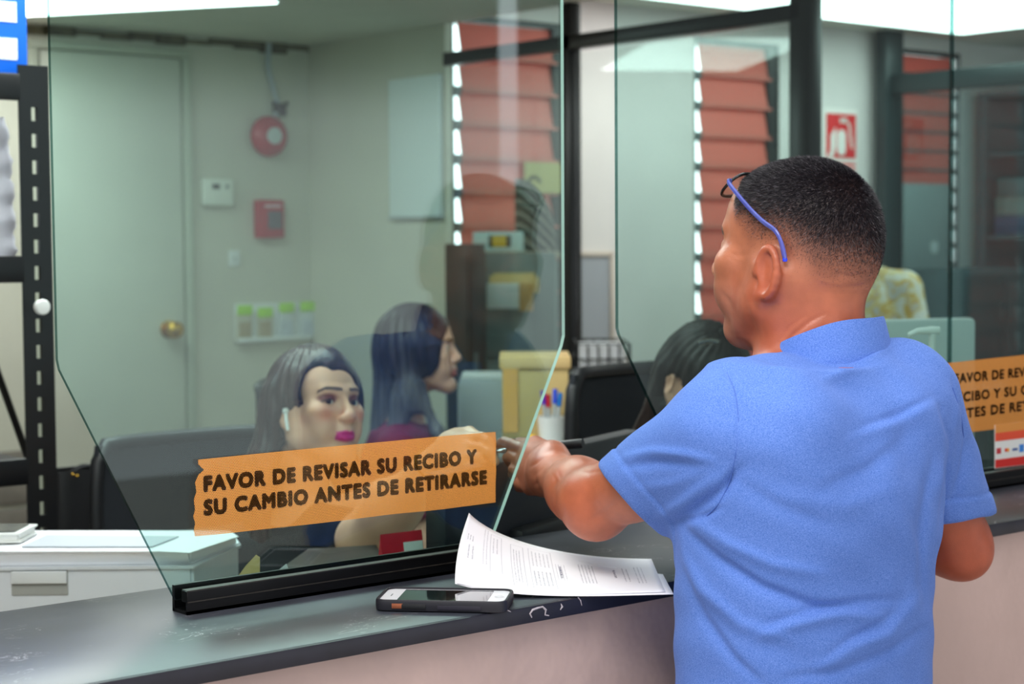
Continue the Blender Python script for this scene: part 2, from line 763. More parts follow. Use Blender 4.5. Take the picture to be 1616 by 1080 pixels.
for n, (x0, x1, z0, z1, side, pitch) in enumerate(WIN):
    w = thing('window_%d' % (n + 1), ['louvred window with red blades beside the white wall board, behind the dark cabinet',
                                      'louvred window with red blades between the black posts behind the customer',
                                      'louvred window with red blades beyond the red and white wall sign'][n],
              'window', ((x0 + x1) / 2, YW + .06, z0))
    struct(w)
    fr = MB()
    for xx in (x0 + .006, x1 - .006):
        fr.box((xx, YW + .012, (z0 + z1) / 2), (.010, .022, z1 - z0))
    for zz in (z0 + .012, z1 - .012):
        fr.box(((x0 + x1) / 2, YW + .06, zz), (x1 - x0, .10, .024))
    fr.build('window_frame', m_black, w)
    # a vertical post holds the blade clips; daylight comes in past the blade ends
    gap = .036
    a, b = (x0 + .012 + gap, x1 - .05) if side == 'l' else (x0 + .05, x1 - .012 - gap)
    ps = MB()
    ps.box((x1 - .045 if side == 'l' else x0 + .04, YW + .03, (z0 + z1) / 2), (.055, .06, z1 - z0 - .04))
    ps.build('window_post', m_black, w)
    cl = MB()
    bl = MB()
    z = z1 - .03 - pitch / 2
    while z > z0 + .05:
        R = Matrix.Rotation(radians(-11), 4, 'X')
        bl.box(((a + b) / 2, YW + .014, z), (b - a, .006, pitch * 1.09), R=R)
        cl.box(((a - gap / 2) if side == 'l' else (b + gap / 2), YW + .016, z - pitch / 2), (gap, .03, pitch * .30), bev=.004)
        cl.box(((a + b) / 2, YW + .006, z - pitch / 2 + .004), (b - a, .010, .011))  # dark strip at each joint standing in for shade between blades
        z -= pitch
    bl.build('louvre_blades', m_louvre, w, smooth=0)
    cl.build('blade_clips_gap_shade', m_greyd, w)
    MB().box(((x0 + x1) / 2, YW - .005, z0 - .02), (x1 - x0 + .06, .10, .03), bev=.004).build('window_sill', m_wallpink, w)

# the door in the back wall
x0, x1 = aty(60, 300, YB)[0], aty(284, 300, YB)[0]
zt = 2.245
d = thing('door_1', 'plain pale flush door with a round brass knob', 'door', ((x0 + x1) / 2, YB - .02, ZF))
struct(d)
MB().box(((x0 + x1) / 2, YB - .012, (ZF + zt) / 2), (x1 - x0 - .012, .034, zt - ZF - .01), bev=.003).build('door_leaf', mat('door_paint', (200, 202, 188), .5, var=.05, scale=3), d)
jb = MB()
jb.box((x1 + .02, YB - .012, (ZF + zt) / 2), (.034, .05, zt - ZF), bev=.004)
jb.box((x0 - .02, YB - .012, (ZF + zt) / 2), (.034, .05, zt - ZF), bev=.004)
jb.box(((x0 + x1) / 2, YB - .012, zt + .015), (x1 - x0 + .074, .05, .03), bev=.004)
jb.build('door_frame', mat('door_frame_paint', (182, 186, 170), .5), d)
k = aty(266, 520, YB - .03)
kb = MB(Matrix.Translation(Vector((k[0], YB - .029, k[2]))) @ Matrix.Rotation(radians(90), 4, 'X'))
kb.lathe([(.034, 0), (.034, .004), (.014, .008), (.012, .03), (.026, .038), (.033, .05), (.031, .064), (.018, .074), (.004, .076)], 32)
kb.build('door_handle', m_brass, d)

# cracked joint between back wall and ceiling, trim under it, and the dirty skirting of ribbed vinyl by the door
cr = MB()
for i in range(14):
    a = 2.45 + i * .112
    cr.box((a + .056, YB - .006, ZC - .012 - .004 * ((i * 7) % 3)), (.125, .012, .018 + .008 * ((i * 5) % 4)))
struct(cr.build('trim_1', mat('joint_dirt', (112, 106, 84), .9, var=.35, scale=18), smooth=0))
rb = MB()
for i in range(7):
    z = ZF + .02 + i * .105
    rb.box((1.5, YB - .012, z), (2.6, .022, .085), bev=.006)
struct(rb.build('baseboard_back', mat('ribbed_panel', (126, 118, 110), .7, var=.1, scale=20)))

# glazed partition of black aluminium along X = XP, from the side wall towards the counter
zb0, zb1 = 2.175, 2.222
pt = MB()
yp = [5.08, atx(901, 300, XP)[1], atx(1271, 150, XP)[1]]
pt.box((XP, (yp[0] + yp[2]) / 2, (zb0 + zb1) / 2), (.05, yp[0] - yp[2], zb1 - zb0), bev=.003)
pt.box((XP, yp[1], (ZF + ZC) / 2), (.05, .05, ZC - ZF - .002), bev=.003)
pt.box((XP, yp[2], (ZF + ZC) / 2), (.05, .082, ZC - ZF - .002), bev=.003)
pt.box((XP, (yp[0] + yp[2]) / 2, ZF + .5), (.05, yp[0] - yp[2], .05), bev=.003)
pf = thing('glazed_partition', 'black framed glass partition between the two office rooms', 'partition', (XP, yp[1], ZF))
struct(pf)
pt.build('partition_frame', m_alu, pf)
pg = MB()
for a, b in ((yp[0], yp[1] + .03), (yp[1] - .03, yp[2] + .045)):
    pg.box((XP, (a + b) / 2, (ZF + .53 + zb0) / 2), (.006, a - b, zb0 - ZF - .55))
pg.build('partition_pane', m_pglass, pf, smooth=0)
MB().box((XP, (yp[0] + yp[2]) / 2, ZF + .24), (.03, yp[0] - yp[2] - .1, .46)).build('partition_panel', m_blackp, pf, smooth=0)

# the second, far partition: a dark post beside the wall sign and a rail running towards the right
XQ = 6.56
pq = thing('glazed_partition', 'far dark partition with a post beside the red wall sign', 'partition', (XQ, 4.7, ZF))
struct(pq)
q = MB()
q.box((XQ, 5.22, (ZF + ZC2) / 2), (.13, .06, ZC2 - ZF - .004), bev=.004)
q.box((XQ, 4.1, 2.25), (.06, 2.2, .09), bev=.004)
q.box((XQ, 3.0, (ZF + ZC2) / 2), (.06, .06, ZC2 - ZF - .004), bev=.004)
q.build('partition_frame', mat('dark_green_aluminium', (20, 38, 40), .4), pq)
MB().box((XQ, 4.1, 1.3), (.006, 2.1, 1.8)).build('partition_pane', mat_glass('far_glass', (.80, .86, .87)), pq, smooth=0)

# ------------------------------------------------------------------ counter
gc = NT('counter_laminate')
b = gc.n('ShaderNodeBsdfPrincipled', Roughness=.33)
tc = gc.n('ShaderNodeTexCoord')
nz = gc.n('ShaderNodeTexNoise', Scale=7, Detail=6)
nz.inputs['Distortion'].default_value = .6
gc.l(tc.outputs['Object'], nz.inputs['Vector'])
cr = gc.n('ShaderNodeValToRGB')
cr.color_ramp.elements[0].position = .3
cr.color_ramp.elements[0].color = (*lin((40, 43, 52)), 1)
cr.color_ramp.elements[1].position = .75
cr.color_ramp.elements[1].color = (*lin((66, 70, 80)), 1)
gc.l(nz.outputs['Fac'], cr.inputs[0])
# worn white scuffs: thin veins masked to patches
mp = gc.n('ShaderNodeMapping')
mp.inputs['Scale'].default_value = (9, 26, 9)
mp.inputs['Rotation'].default_value = (0, 0, .5)
gc.l(tc.outputs['Object'], mp.inputs['Vector'])
vn = gc.n('ShaderNodeTexNoise', Scale=1.6, Detail=5)
vn.inputs['Distortion'].default_value = 1.2
gc.l(mp.outputs['Vector'], vn.inputs['Vector'])
ab = gc.n('ShaderNodeMath', _operation='SUBTRACT')
ab.inputs[1].default_value = .5
gc.l(vn.outputs['Fac'], ab.inputs[0])
aa = gc.n('ShaderNodeMath', _operation='ABSOLUTE')
gc.l(ab.outputs[0], aa.inputs[0])
th = gc.n('ShaderNodeMapRange')
th.inputs['From Min'].default_value = .012
th.inputs['From Max'].default_value = 0
gc.l(aa.outputs[0], th.inputs['Value'])
pm = gc.n('ShaderNodeTexNoise', Scale=11, Detail=3)
gc.l(tc.outputs['Object'], pm.inputs['Vector'])
pr = gc.n('ShaderNodeMapRange')
pr.inputs['From Min'].default_value = .54
pr.inputs['From Max'].default_value = .64
gc.l(pm.outputs['Fac'], pr.inputs['Value'])
mu = gc.n('ShaderNodeMath', _operation='MULTIPLY')
gc.l(th.outputs[0], mu.inputs[0])
gc.l(pr.outputs[0], mu.inputs[1])
mx = gc.n('ShaderNodeMix', _data_type='RGBA')
mx.inputs[7].default_value = (*lin((170, 168, 172)), 1)
gc.l(mu.outputs[0], mx.inputs[0])
gc.l(cr.outputs[0], mx.inputs[6])
gc.l(mx.outputs[2], b.inputs['Base Color'])
rr = gc.n('ShaderNodeMapRange')
rr.inputs['To Min'].default_value = .26
rr.inputs['To Max'].default_value = .46
gc.l(nz.outputs['Fac'], rr.inputs['Value'])
gc.l(rr.outputs[0], b.inputs['Roughness'])
gc.l(b.outputs[0], gc.out.inputs[0])
m_counter = gc.m
m_fascia = mat('counter_edge_band', (26, 25, 38), .4, var=.2, scale=30)
ct = thing('counter', 'long black laminate service counter under the glass screens', 'counter', (2.5, 1.74, 1.11))
MB().box((2.7, 1.738, 1.12), (6.2, .374, .02), bev=.002).build('worktop', m_counter, ct)
MB().box((2.7, 1.5485, 1.12), (6.2, .005, .0195), bev=.0015).build('edge_band', m_fascia, ct)
# chipped laminate on the edge below the papers: pale ring shaped scar and flakes
def chip(pts, r):
    MB().tube([aty(x, y, 1.5462) for x, y in pts], r, 6, flat=None).build('chipped_patch', mat('bare_chipboard', (178, 170, 178), .8, var=.2, scale=300), ct)
chip([(839, 975), (836, 969), (840, 963), (848, 960), (856, 958), (861, 963), (860, 971), (866, 972)], [.0009, .0013, .0016, .0014, .0012, .0016, .001, .0008])
chip([(884, 963), (887, 958), (885, 953)], [.0006, .0016, .0006])
chip([(790, 966), (798, 962), (806, 966)], [.0005, .001, .0005])
chip([(912, 943), (916, 948), (918, 956)], [.0005, .0008, .0005])

# ------------------------------------------------------------------ glass screens
YG = 1.78
m_edge_lit = mat('glass_edge_lit', (186, 208, 200), .35)  # paler copy of the edge: light on the right edges put into its colour
def pane(name, label, poly, yg=YG, th=.006, lit_sides=()):
    t = thing(name, label, 'glass screen', (poly[0][0], yg, poly[0][1]), 'glass screens on the counter')
    n = len(poly)
    MB().mesh([(x, yg - th / 2, z) for x, z in poly] + [(x, yg + th / 2, z) for x, z in poly],
              [tuple(range(n)), tuple(range(2 * n - 1, n - 1, -1))]).build('pane', m_glass, t, smooth=0)
    for nm, mm, test in (('dark_edge', m_edge, lambda i: not (i in lit_sides)), ('lit_edge', m_edge_lit, lambda i: i in lit_sides)):
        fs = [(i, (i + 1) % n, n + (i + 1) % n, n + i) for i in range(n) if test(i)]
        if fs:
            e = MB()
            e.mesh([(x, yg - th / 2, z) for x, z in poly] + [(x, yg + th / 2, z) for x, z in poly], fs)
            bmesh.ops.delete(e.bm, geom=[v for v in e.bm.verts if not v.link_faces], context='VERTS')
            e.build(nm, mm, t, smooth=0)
    return t
def gx(x, y):
    p = aty(x, y, YG)
    return (p[0], p[2])
ZB = 1.146
def down(a, b, z=ZB):
    t = (z - a[1]) / (b[1] - a[1])
    return (a[0] + (b[0] - a[0]) * t, z)
L0, L1 = gx(90, 572), gx(270, 935)
R0, R1 = gx(889, 535), gx(782, 832)
p1 = [down(L0, L1), down(R0, R1), gx(885.5, 546), gx(889, 530), (gx(888, 200)[0], 2.26), (gx(80, 200)[0] - .001, 2.26), gx(89.5, 568), gx(93, 584)]
pane('glass_screen', 'tall glass screen carrying the orange notice in front of the seated clerk', p1, lit_sides=(1, 2, 3))
Q0, Q1 = gx(974, 522), gx(1035, 655)
p2 = [down(Q0, Q1), (2.392, ZB), (2.392, 2.26), (gx(972, 200)[0], 2.26), gx(973.5, 518), gx(976, 528)]
pane('glass_screen', 'glass screen behind the customer with a chamfered lower corner', p2)
p3 = [(2.397, ZB), (3.30, ZB), (3.30, 2.26), (2.397, 2.26)]
pane('glass_screen', 'rightmost glass screen, past the seam beside the customer', p3)

def channel(label, xa, xb):
    t = thing('glass_channel', label, 'channel', ((xa + xb) / 2, YG, 1.13), 'black channels holding the glass')
    c = MB()
    xm, w = (xa + xb) / 2, xb - xa
    c.box((xm, YG, 1.132), (w, .034, .004))                       # base
    c.box((xm, YG - .0155, 1.1375), (w, .003, .015))              # front lower lip
    c.box((xm, YG - .0105, 1.1505), (w, .013, .013), bev=.0008)   # front glazing bead
    c.box((xm, YG + .0145, 1.145), (w, .005, .03))                # back wall
    c.build('channel_profile', m_alu, t, smooth=20)
    b2 = MB()
    b2.box((xm, YG - .0102, 1.1573), (w - .002, .0125, .0008))
    b2.build('worn_top_face', m_alu_worn, t, smooth=0)
    b2 = MB()
    b2.box((xm, YG - .0174, 1.1445), (w - .001, .0012, .0012))
    b2.build('groove_line', m_alu_worn, t, smooth=0)
channel('black channel holding the foot of the screen with the orange notice', p1[0][0] + .006, p1[1][0] - .004)
channel('black channel holding the screens to the right of the customer', p2[0][0] + .004, 3.29)

# ------------------------------------------------------------------ notices on the glass
def mat_perf(name, rgb, pitch=.0021, hole=.33, rough=.6):
    """one way window film: a hexagonal field of punched holes"""
    g = NT(name)
    b = g.n('ShaderNodeBsdfPrincipled', Roughness=rough)
    b.inputs['Base Color'].default_value = (*lin(rgb), 1)
    tr = g.n('ShaderNodeBsdfTransparent')
    tc = g.n('ShaderNodeTexCoord')
    sp = g.n('ShaderNodeSeparateXYZ')
    g.l(tc.outputs['Object'], sp.inputs[0])
    ds = []
    for off in (0, .5):
        co = g.n('ShaderNodeCombineXYZ')
        for i, (o, sc_, of) in enumerate((('X', 1 / pitch, off), ('Z', 1 / (pitch * 1.732), off))):
            m1 = g.n('ShaderNodeMath', _operation='MULTIPLY_ADD')
            m1.inputs[1].default_value = sc_
            m1.inputs[2].default_value = of
            g.l(sp.outputs[o], m1.inputs[0])
            fr = g.n('ShaderNodeMath', _operation='FRACT')
            g.l(m1.outputs[0], fr.inputs[0])
            su = g.n('ShaderNodeMath', _operation='SUBTRACT')
            su.inputs[1].default_value = .5
            g.l(fr.outputs[0], su.inputs[0])
            if i:
                s2 = g.n('ShaderNodeMath', _operation='MULTIPLY')
                s2.inputs[1].default_value = 1.732
                g.l(su.outputs[0], s2.inputs[0])
                su = s2
            g.l(su.outputs[0], co.inputs[i])
        ln = g.n('ShaderNodeVectorMath', _operation='LENGTH')
        g.l(co.outputs[0], ln.inputs[0])
        ds.append(ln.outputs['Value'])
    mn = g.n('ShaderNodeMath', _operation='MINIMUM')
    g.l(ds[0], mn.inputs[0])
    g.l(ds[1], mn.inputs[1])
    lt = g.n('ShaderNodeMath', _operation='LESS_THAN')
    lt.inputs[1].default_value = hole
    g.l(mn.outputs[0], lt.inputs[0])
    mx = g.n('ShaderNodeMixShader')
    g.l(lt.outputs[0], mx.inputs[0])
    g.l(b.outputs[0], mx.inputs[1])
    g.l(tr.outputs[0], mx.inputs[2])
    g.l(mx.outputs[0], g.out.inputs[0])
    MATS[name] = g.m
    return g.m


m_film = mat_perf('orange_film', (236, 160, 72), hole=.30)
m_filmink = mat_perf('black_film_ink', (24, 22, 34), hole=.30)
m_film2 = mat_perf('orange_film_far', (214, 140, 58), pitch=.003, hole=.24)
m_filmink2 = mat_perf('black_film_ink_far', (30, 30, 42), pitch=.003, hole=.24)


def glyph_frame(px, py, px2, py2, yg):
    """frame on the glass: x from one pixel to the other along the glass, y up, z towards the lobby"""
    a, b = aty(px, py, yg), aty(px2, py2, yg)
    x = (b - a) / np.linalg.norm(b - a)
    y = np.cross((0, 1, 0), x) * -1
    y = np.array((-x[2], 0, x[0]))
    return frame(a, x, y, (0, -1, 0)), np.linalg.norm(b - a)


YS = YG - .0036
st = thing('notice_sticker', 'orange perforated notice sticker with two black lines of text on the tall glass screen', 'sticker', aty(545, 765, YS), 'orange notices on the glass')
out = [(308, 847), (306, 838), (308, 826), (305, 815), (308, 805), (306, 790), (310, 776), (308, 762), (313, 750), (322, 742), (313, 733), (313, 726), (400, 717), (500, 707), (600, 698), (700, 688.5), (782, 682),
       (783, 700), (782, 720), (783, 742), (782, 764), (782, 793), (700, 804), (610, 813), (540, 822), (450, 832), (370, 841)]
V = [aty(x, y, YS) for x, y in out]
MB().mesh(V + [v + np.array((0, .0003, 0)) for v in V], [tuple(range(len(V)))] + [tuple(range(2 * len(V) - 1, len(V) - 1, -1))] +
          [(i, (i + 1) % len(V), len(V) + (i + 1) % len(V), len(V) + i) for i in range(len(V))]).build('film', m_film, st, smooth=0)
mes = []
for body, a, b_, h in (('FAVOR DE REVISAR SU RECIBO Y', (323, 775), (751, 730.5), 27), ('SU CAMBIO ANTES DE RETIRARSE', (323, 812.5), (767, 763), 27)):
    T, wdt = glyph_frame(*a, *b_, YS - .0002)
    hh = abs(aty(a[0], a[1], YS)[2] - aty(a[0], a[1] - h * .82, YS)[2])
    mes.append(text_mesh('lettering', body, T, hh, wdt, None, bold=0, heavy=.108, spacing=1.17))
join_meshes('lettering', mes, m_filmink, st)

s2 = thing('notice_sticker', 'orange notice sticker with three lines of text, right of the customer', 'sticker', aty(1560, 620, YS), 'orange notices on the glass')
c4 = [(1470, 576), (1722, 549), (1722, 659), (1470, 690)]
V = [aty(x, y, YS) for x, y in c4]
MB().mesh(V + [v + np.array((0, .0003, 0)) for v in V], [(0, 1, 2, 3), (7, 6, 5, 4)] + [(i, (i + 1) % 4, 4 + (i + 1) % 4, 4 + i) for i in range(4)]).build('film', m_film2, s2, smooth=0)
mes = []
for body, cut_, a, b_, h in (('FAVOR DE REVISAR SU', 12, (1507, 605), (1617, 594), 17), ('RECIBO Y SU CAMBIO', 13, (1500, 636), (1621, 622), 17), ('ANTES DE RETIRARSE', 13, (1497, 663), (1627, 646), 17)):
    T, wdt = glyph_frame(*a, *b_, YS - .0002)
    hh = abs(aty(a[0], a[1], YS)[2] - aty(a[0], a[1] - h * .85, YS)[2])
    mes.append(text_mesh('lettering', body, T, hh, wdt, None, bold=0, heavy=.075, spacing=1.12, part=body[:cut_]))
join_meshes('lettering', mes, m_filmink2, s2)

# card payment sign stuck on the glass below it
def quad_on_glass(pts, y):
    V = [aty(px, py, y) for px, py in pts]
    return MB().mesh(V + [v + np.array((0, .0006, 0)) for v in V], [(0, 1, 2, 3), (7, 6, 5, 4)] + [(i, (i + 1) % 4, 4 + (i + 1) % 4, 4 + i) for i in range(4)])
cs = thing('payment_sign', 'red and white sign of accepted cards below the orange notice', 'sign', aty(1600, 705, YS))
quad_on_glass([(1570, 671), (1700, 655), (1700, 724), (1570, 740)], YS - .0006).build('card', m_white, cs, smooth=0)
rd = mat('sign_red', (206, 36, 30), .45)
quad_on_glass([(1571, 684), (1700, 668), (1700, 682), (1571, 697)], YS - .0012).build('header', mat('sign_orange_red', (222, 74, 40), .45), cs, smooth=0)
quad_on_glass([(1571, 726), (1700, 709), (1700, 724), (1571, 739)], YS - .0012).build('footer', rd, cs, smooth=0)
quad_on_glass([(1571, 671), (1700, 655), (1700, 668), (1571, 684)], YS - .0012).build('top_band', mat('sign_orange', (214, 140, 60), .45), cs, smooth=0)
quad_on_glass([(1573, 708), (1580, 707), (1580, 716), (1573, 717)], YS - .0012).build('icon', mat('icon_crimson', (190, 50, 60), .5), cs, smooth=0)
for cx, rgb in ((1587.5, (220, 50, 40)), (1591, (240, 160, 40))):
    c0 = aty(cx, 710.5, YS - .0013)
    MB(Matrix.Translation(Vector(c0)) @ Matrix.Rotation(radians(90), 4, 'X')).lathe([(.0034, 0), (.0034, .0002)], 20).build('icon', mat('icon_%d' % rgb[1], rgb, .5), cs, smooth=0)
quad_on_glass([(1598, 708), (1606, 707), (1606, 711), (1598, 712)], YS - .0012).build('icon', mat('icon_navy', (60, 90, 150), .5), cs, smooth=0)
quad_on_glass([(1609, 702), (1616, 701), (1616, 713), (1609, 714)], YS - .0012).build('icon', mat('icon_blue', (50, 130, 215), .5), cs, smooth=0)

# ------------------------------------------------------------------ lights
def ceiling_light(label, c, size, z, s, rot=0, rgb=(244, 255, 250)):
    t = thing('ceiling_light', label, 'light', (c[0], c[1], z), 'ceiling lights')
    T = Matrix.Translation(Vector((c[0], c[1], z))) @ Matrix.Rotation(radians(rot), 4, 'Z')
    MB(T).box((0, 0, -.008), (size[0] + .03, size[1] + .03, .014), bev=.003).build('light_frame', m_white, t)
    MB(T).box((0, 0, -.017), (size[0], size[1], .006)).build('diffuser', mat_emit('lamp_%s_%g' % (rgb[0], s), rgb, s), t, smooth=0)

e = Vector((.54, -.84, 0)).normalized()
nrm = Vector((-.84, -.54, 0)).normalized()
c = Vector((2.61, 5.59, 0)) + e * .22 + nrm * .32
ceiling_light('bright ceiling light above the door', (c.x, c.y), (1.25, .62), ZC, 6.6, math.degrees(math.atan2(e.y, e.x)))
ceiling_light('ceiling light over the clerks desks', (1.65, 2.95), (1.3, .6), ZC, 11.5)
ceiling_light('ceiling light over the back room, nearer the window wall', (5.6, 4.55), (2.4, .9), ZC2, 4.6)
ceiling_light('ceiling light over the back room, nearer the counter', (5.8, 2.9), (2.2, .6), ZC2, 4.6)

# daylight around: soft sky, brighter outside the louvred windows (+Y) than in the covered hall (-Y)
W = bpy.data.worlds.new('daylight')
SC.world = W
W.use_nodes = True
t = W.node_tree
t.nodes.clear()
wo = t.nodes.new('ShaderNodeOutputWorld')
bg = t.nodes.new('ShaderNodeBackground')
tc = t.nodes.new('ShaderNodeTexCoord')
sp = t.nodes.new('ShaderNodeSeparateXYZ')
t.links.new(tc.outputs['Generated'], sp.inputs[0])
def wmap(sock, f0, f1, t0, t1):
    q = t.nodes.new('ShaderNodeMapRange')
    q.interpolation_type = 'SMOOTHSTEP'
    for k_, v_ in zip(('From Min', 'From Max', 'To Min', 'To Max'), (f0, f1, t0, t1)):
        q.inputs[k_].default_value = v_
    t.links.new(sock, q.inputs['Value'])
    return q.outputs[0]
def wop(op, a_, b_):
    q = t.nodes.new('ShaderNodeMath')
    q.operation = op
    for i_, v_ in enumerate((a_, b_)):
        if isinstance(v_, float):
            q.inputs[i_].default_value = v_
        else:
            t.links.new(v_, q.inputs[i_])
    return q.outputs[0]
# the hall side: daylight reaches in low from the street side, little from its roof or its far right end
low_ = wmap(sp.outputs['Z'], .06, .105, 1.0, 0.0)
side_ = wmap(sp.outputs['X'], .645, .71, 1.0, 0.0)
hall_ = wop('ADD', wop('MULTIPLY', wop('MULTIPLY', low_, side_), 1.25), .22)
out_ = wmap(sp.outputs['Y'], -.1, .4, 0.0, 4.2)
t.links.new(wop('MAXIMUM', hall_, out_), bg.inputs['Strength'])
bg.inputs['Color'].default_value = (.93, .97, 1, 1)
t.links.new(bg.outputs[0], wo.inputs[0])

# glowing tube added unseen in the hall to mirror a pale bar in the glass
tl_ = thing('added_glow_tube', 'tall glowing tube added out of view in the hall to mirror a pale bar in the tall screen', 'lamp', (4.02, -1.30, 0))
MB().lathe([(.12, 0), (.12, .02), (.03, .03), (.03, .06)], 24, c=(4.005, -1.312, 0)).build('base', m_black, tl_)
MB().lathe([(.033, .06), (.033, 2.9), (.028, 2.91)], 20, c=(4.005, -1.312, 0)).build('tube', mat_emit('tube_glow', (236, 246, 255), 3.2), tl_)

def area(name, loc, target, size, power, rgb=(255, 250, 244)):
    ld = bpy.data.lights.new(name, 'AREA')
    ld.shape = 'RECTANGLE'
    ld.size, ld.size_y = size
    ld.energy = power
    ld.color = lin(rgb)
    o = bpy.data.objects.new(name, ld)
    COL.objects.link(o)
    o.location = loc
    o.rotation_euler = (Vector(target) - Vector(loc)).to_track_quat('-Z', 'Y').to_euler()
    return o
area('hall_key_fill', (.3, .75, 2.95), (1.5, 1.4, 1.25), (1.5, 1.0), 42)  # soft key, unseen, above left of the customer
area('hall_key_fill', (1.2, -1.4, 3.0), (1.5, 1.5, 1.0), (1.8, 1.2), 15)  # weaker fill added behind the camera, unseen
# ------------------------------------------------------------------ people: heads
def axes(yaw, pitch=0, roll=0):
    """local axes (x = own right, y = facing, z = up) for a facing azimuth in degrees"""
    y0 = radians(yaw)
    f = Vector((cos(y0), sin(y0), 0))
    r = Vector((sin(y0), -cos(y0), 0))
    u = Vector((0, 0, 1))
    f, u = f * cos(radians(pitch)) + u * sin(radians(pitch)), u * cos(radians(pitch)) - f * sin(radians(pitch))
    r, u = r * cos(radians(roll)) - u * sin(radians(roll)), u * cos(radians(roll)) + r * sin(radians(roll))
    return np.array([r, f, u]).T


class Head:
    def __init__(s, o, yaw, pitch=0, roll=0, sc=1.0):
        s.o, s.R, s.s = np.asarray(o, float), axes(yaw, pitch, roll), sc

    def w(s, p):
        return s.o + s.R @ (np.asarray(p, float) * s.s)

    def local(s, V):
        return (V - s.o) @ s.R / s.s

    def ell(s, S, c, r, k=.012, sub=False, rot=None):
        R = s.R if rot is None else s.R @ rot
        S.ell(s.w(c), np.array(r) * s.s, R, k * s.s, sub)

    def cone(s, S, a, b, ra, rb, k=.012, sub=False):
        S.cone(s.w(a), s.w(b), ra * s.s, rb * s.s, k * s.s, sub)


def rot3(ax, deg):
    return np.array(Matrix.Rotation(radians(deg), 3, ax))


def add_head(S, h, fem=False, ears=True, ch=0.0):
    w = .94 if fem else 1
    h.ell(S, (0, -.012, .035), (.076 * w, .097, .088), .02)
    h.ell(S, (0, -.045, .0), (.063 * w, .062, .060), .03)
    h.ell(S, (0, .035, -.030), (.060 * w, .056, .082), .03)
    h.ell(S, (0, .040, .045), (.060 * w, .048, .052), .03)
    for sg in (-1, 1):
        j = .9 if fem else 1
        h.cone(S, (sg * .054 * j, .005, -.058), (sg * .016, .074 - ch, -.102), .018, .017, .03)
        h.cone(S, (sg * .058 * j, .0, -.02), (sg * .054 * j, .006, -.06), .018, .018, .03)
        h.ell(S, (sg * .043, .062, -.018), (.024, .026, .022), .02)      # cheek bone
        h.ell(S, (sg * .034, .066, -.052), (.022, .024, .026), .02)      # cheek
        h.cone(S, (sg * .012, .088, .024), (sg * .040, .076, .026), .009, .007, .014)   # brow
        h.ell(S, (sg * .0115, .1005, -.033), (.0085, .010, .0075), .006)   # nostril wing
    h.ell(S, (0, .079 - ch, -.103), (.022, .018, .016), .02)                  # chin
    nb = .0075 if fem else .009
    h.cone(S, (0, .090, .014), (0, .1085, -.022), nb - .001, nb, .014)    # nose bridge
    h.ell(S, (0, .108, -.029), (.0105, .0115, .0095), .008)               # nose tip
    h.ell(S, (0, .092, -.055), (.018, .012, .014), .012)
    # mouth
    for sg in (-1, 1):
        h.cone(S, (sg * .005, .1015, -.0605), (sg * .022, .0905, -.0645), .0052, .0025, .004)
    h.cone(S, (-.017, .0945, -.0705), (.017, .0945, -.0705), .0042, .0042, .004)
    h.ell(S, (0, .0985, -.0715), (.013, .0068, .0058), .005)
    h.ell(S, (0, .107, -.0655), (.024, .008, .0011), .003, sub=True)
    for sg in (-1, 1):
        h.ell(S, (sg * .0315, .099, .004), (.019, .017, .0115), .014, sub=True)
    for sg in (-1, 1):
        # lids round the eyeball, with the opening cut between them
        h.ell(S, (sg * .0315, .0745, .003), (.0165, .0150, .0135), .004)
    if ears:
        for sg in (-1, 1):
            e = rot3('Z', -sg * 28) @ rot3('X', -8)
            h.ell(S, (sg * .080, -.012, -.010), (.0070, .0185, .0315), .008, rot=e)
            h.ell(S, (sg * .082, -.020, .006), (.0065, .0130, .0180), .006, rot=e)
            h.ell(S, (sg * .0765, -.002, -.038), (.0065, .0085, .0105), .007, rot=e)   # lobe
            h.ell(S, (sg * .0885, -.006, -.006), (.0060, .0100, .0185), .004, sub=True, rot=e)


def eye_cut(S, h, open_=.0040, dz=.0):
    for sg in (-1, 1):
        h.ell(S, (sg * .0315, .092, .003 + dz), (.0130, .012, open_), .002, sub=True)


def finger(S, base, d1, d2, d3, ls, rs, k=.0025):
    """three bones from the knuckle, each with its own direction"""
    p = np.asarray(base, float)
    for d, l, (ra, rb) in zip((d1, d2, d3), ls, rs):
        d = np.asarray(d, float)
        q = p + d / np.linalg.norm(d) * l
        S.cone(p, q, ra, rb, k)
        p = q
    return p


# ------------------------------------------------------------------ the customer
MZ = lambda y, D: P(808, y, D)[2]
M0 = P(1274, 830, 2.10)                 # torso centre line
man = thing('person', 'person in a blue polo shirt seen from behind, reaching over the counter', 'person', (M0[0], M0[1], 0))
hm = Head(P(1255, 403, 2.19), 101.5, 5, 2, .975)
NB = P(1298, 552, 2.165)                # neck base
SL = P(1150, 684, 2.03)                # left shoulder joint
SR = np.array((M0[0] + .172, M0[1] - .01, 1.350))
EL = P(938, 792, 2.19)
WL = P(868, 742, 2.41)
ER = P(1508, 858, 2.30)
WR = ER + np.array((-.07, .20, .030))

def torso_rows(g):
    x, y = M0[0], M0[1]
    return [(.90, x, y + .005, .165 + g, .112 + g), (1.00, x, y + .003, .166 + g, .118 + g), (1.10, x, y + .003, .166 + g, .119 + g), (1.18, x + .002, y + .002, .170 + g, .117 + g),
            (1.27, x + .003, y, .178 + g, .112 + g), (1.34, x + .004, y - .004, .178 + g, .100 + g), (1.375, x + .005, y + .006, .150 + g, .085 + g), (1.40, x + .006, y + .02, .100 + g, .072 + g)]

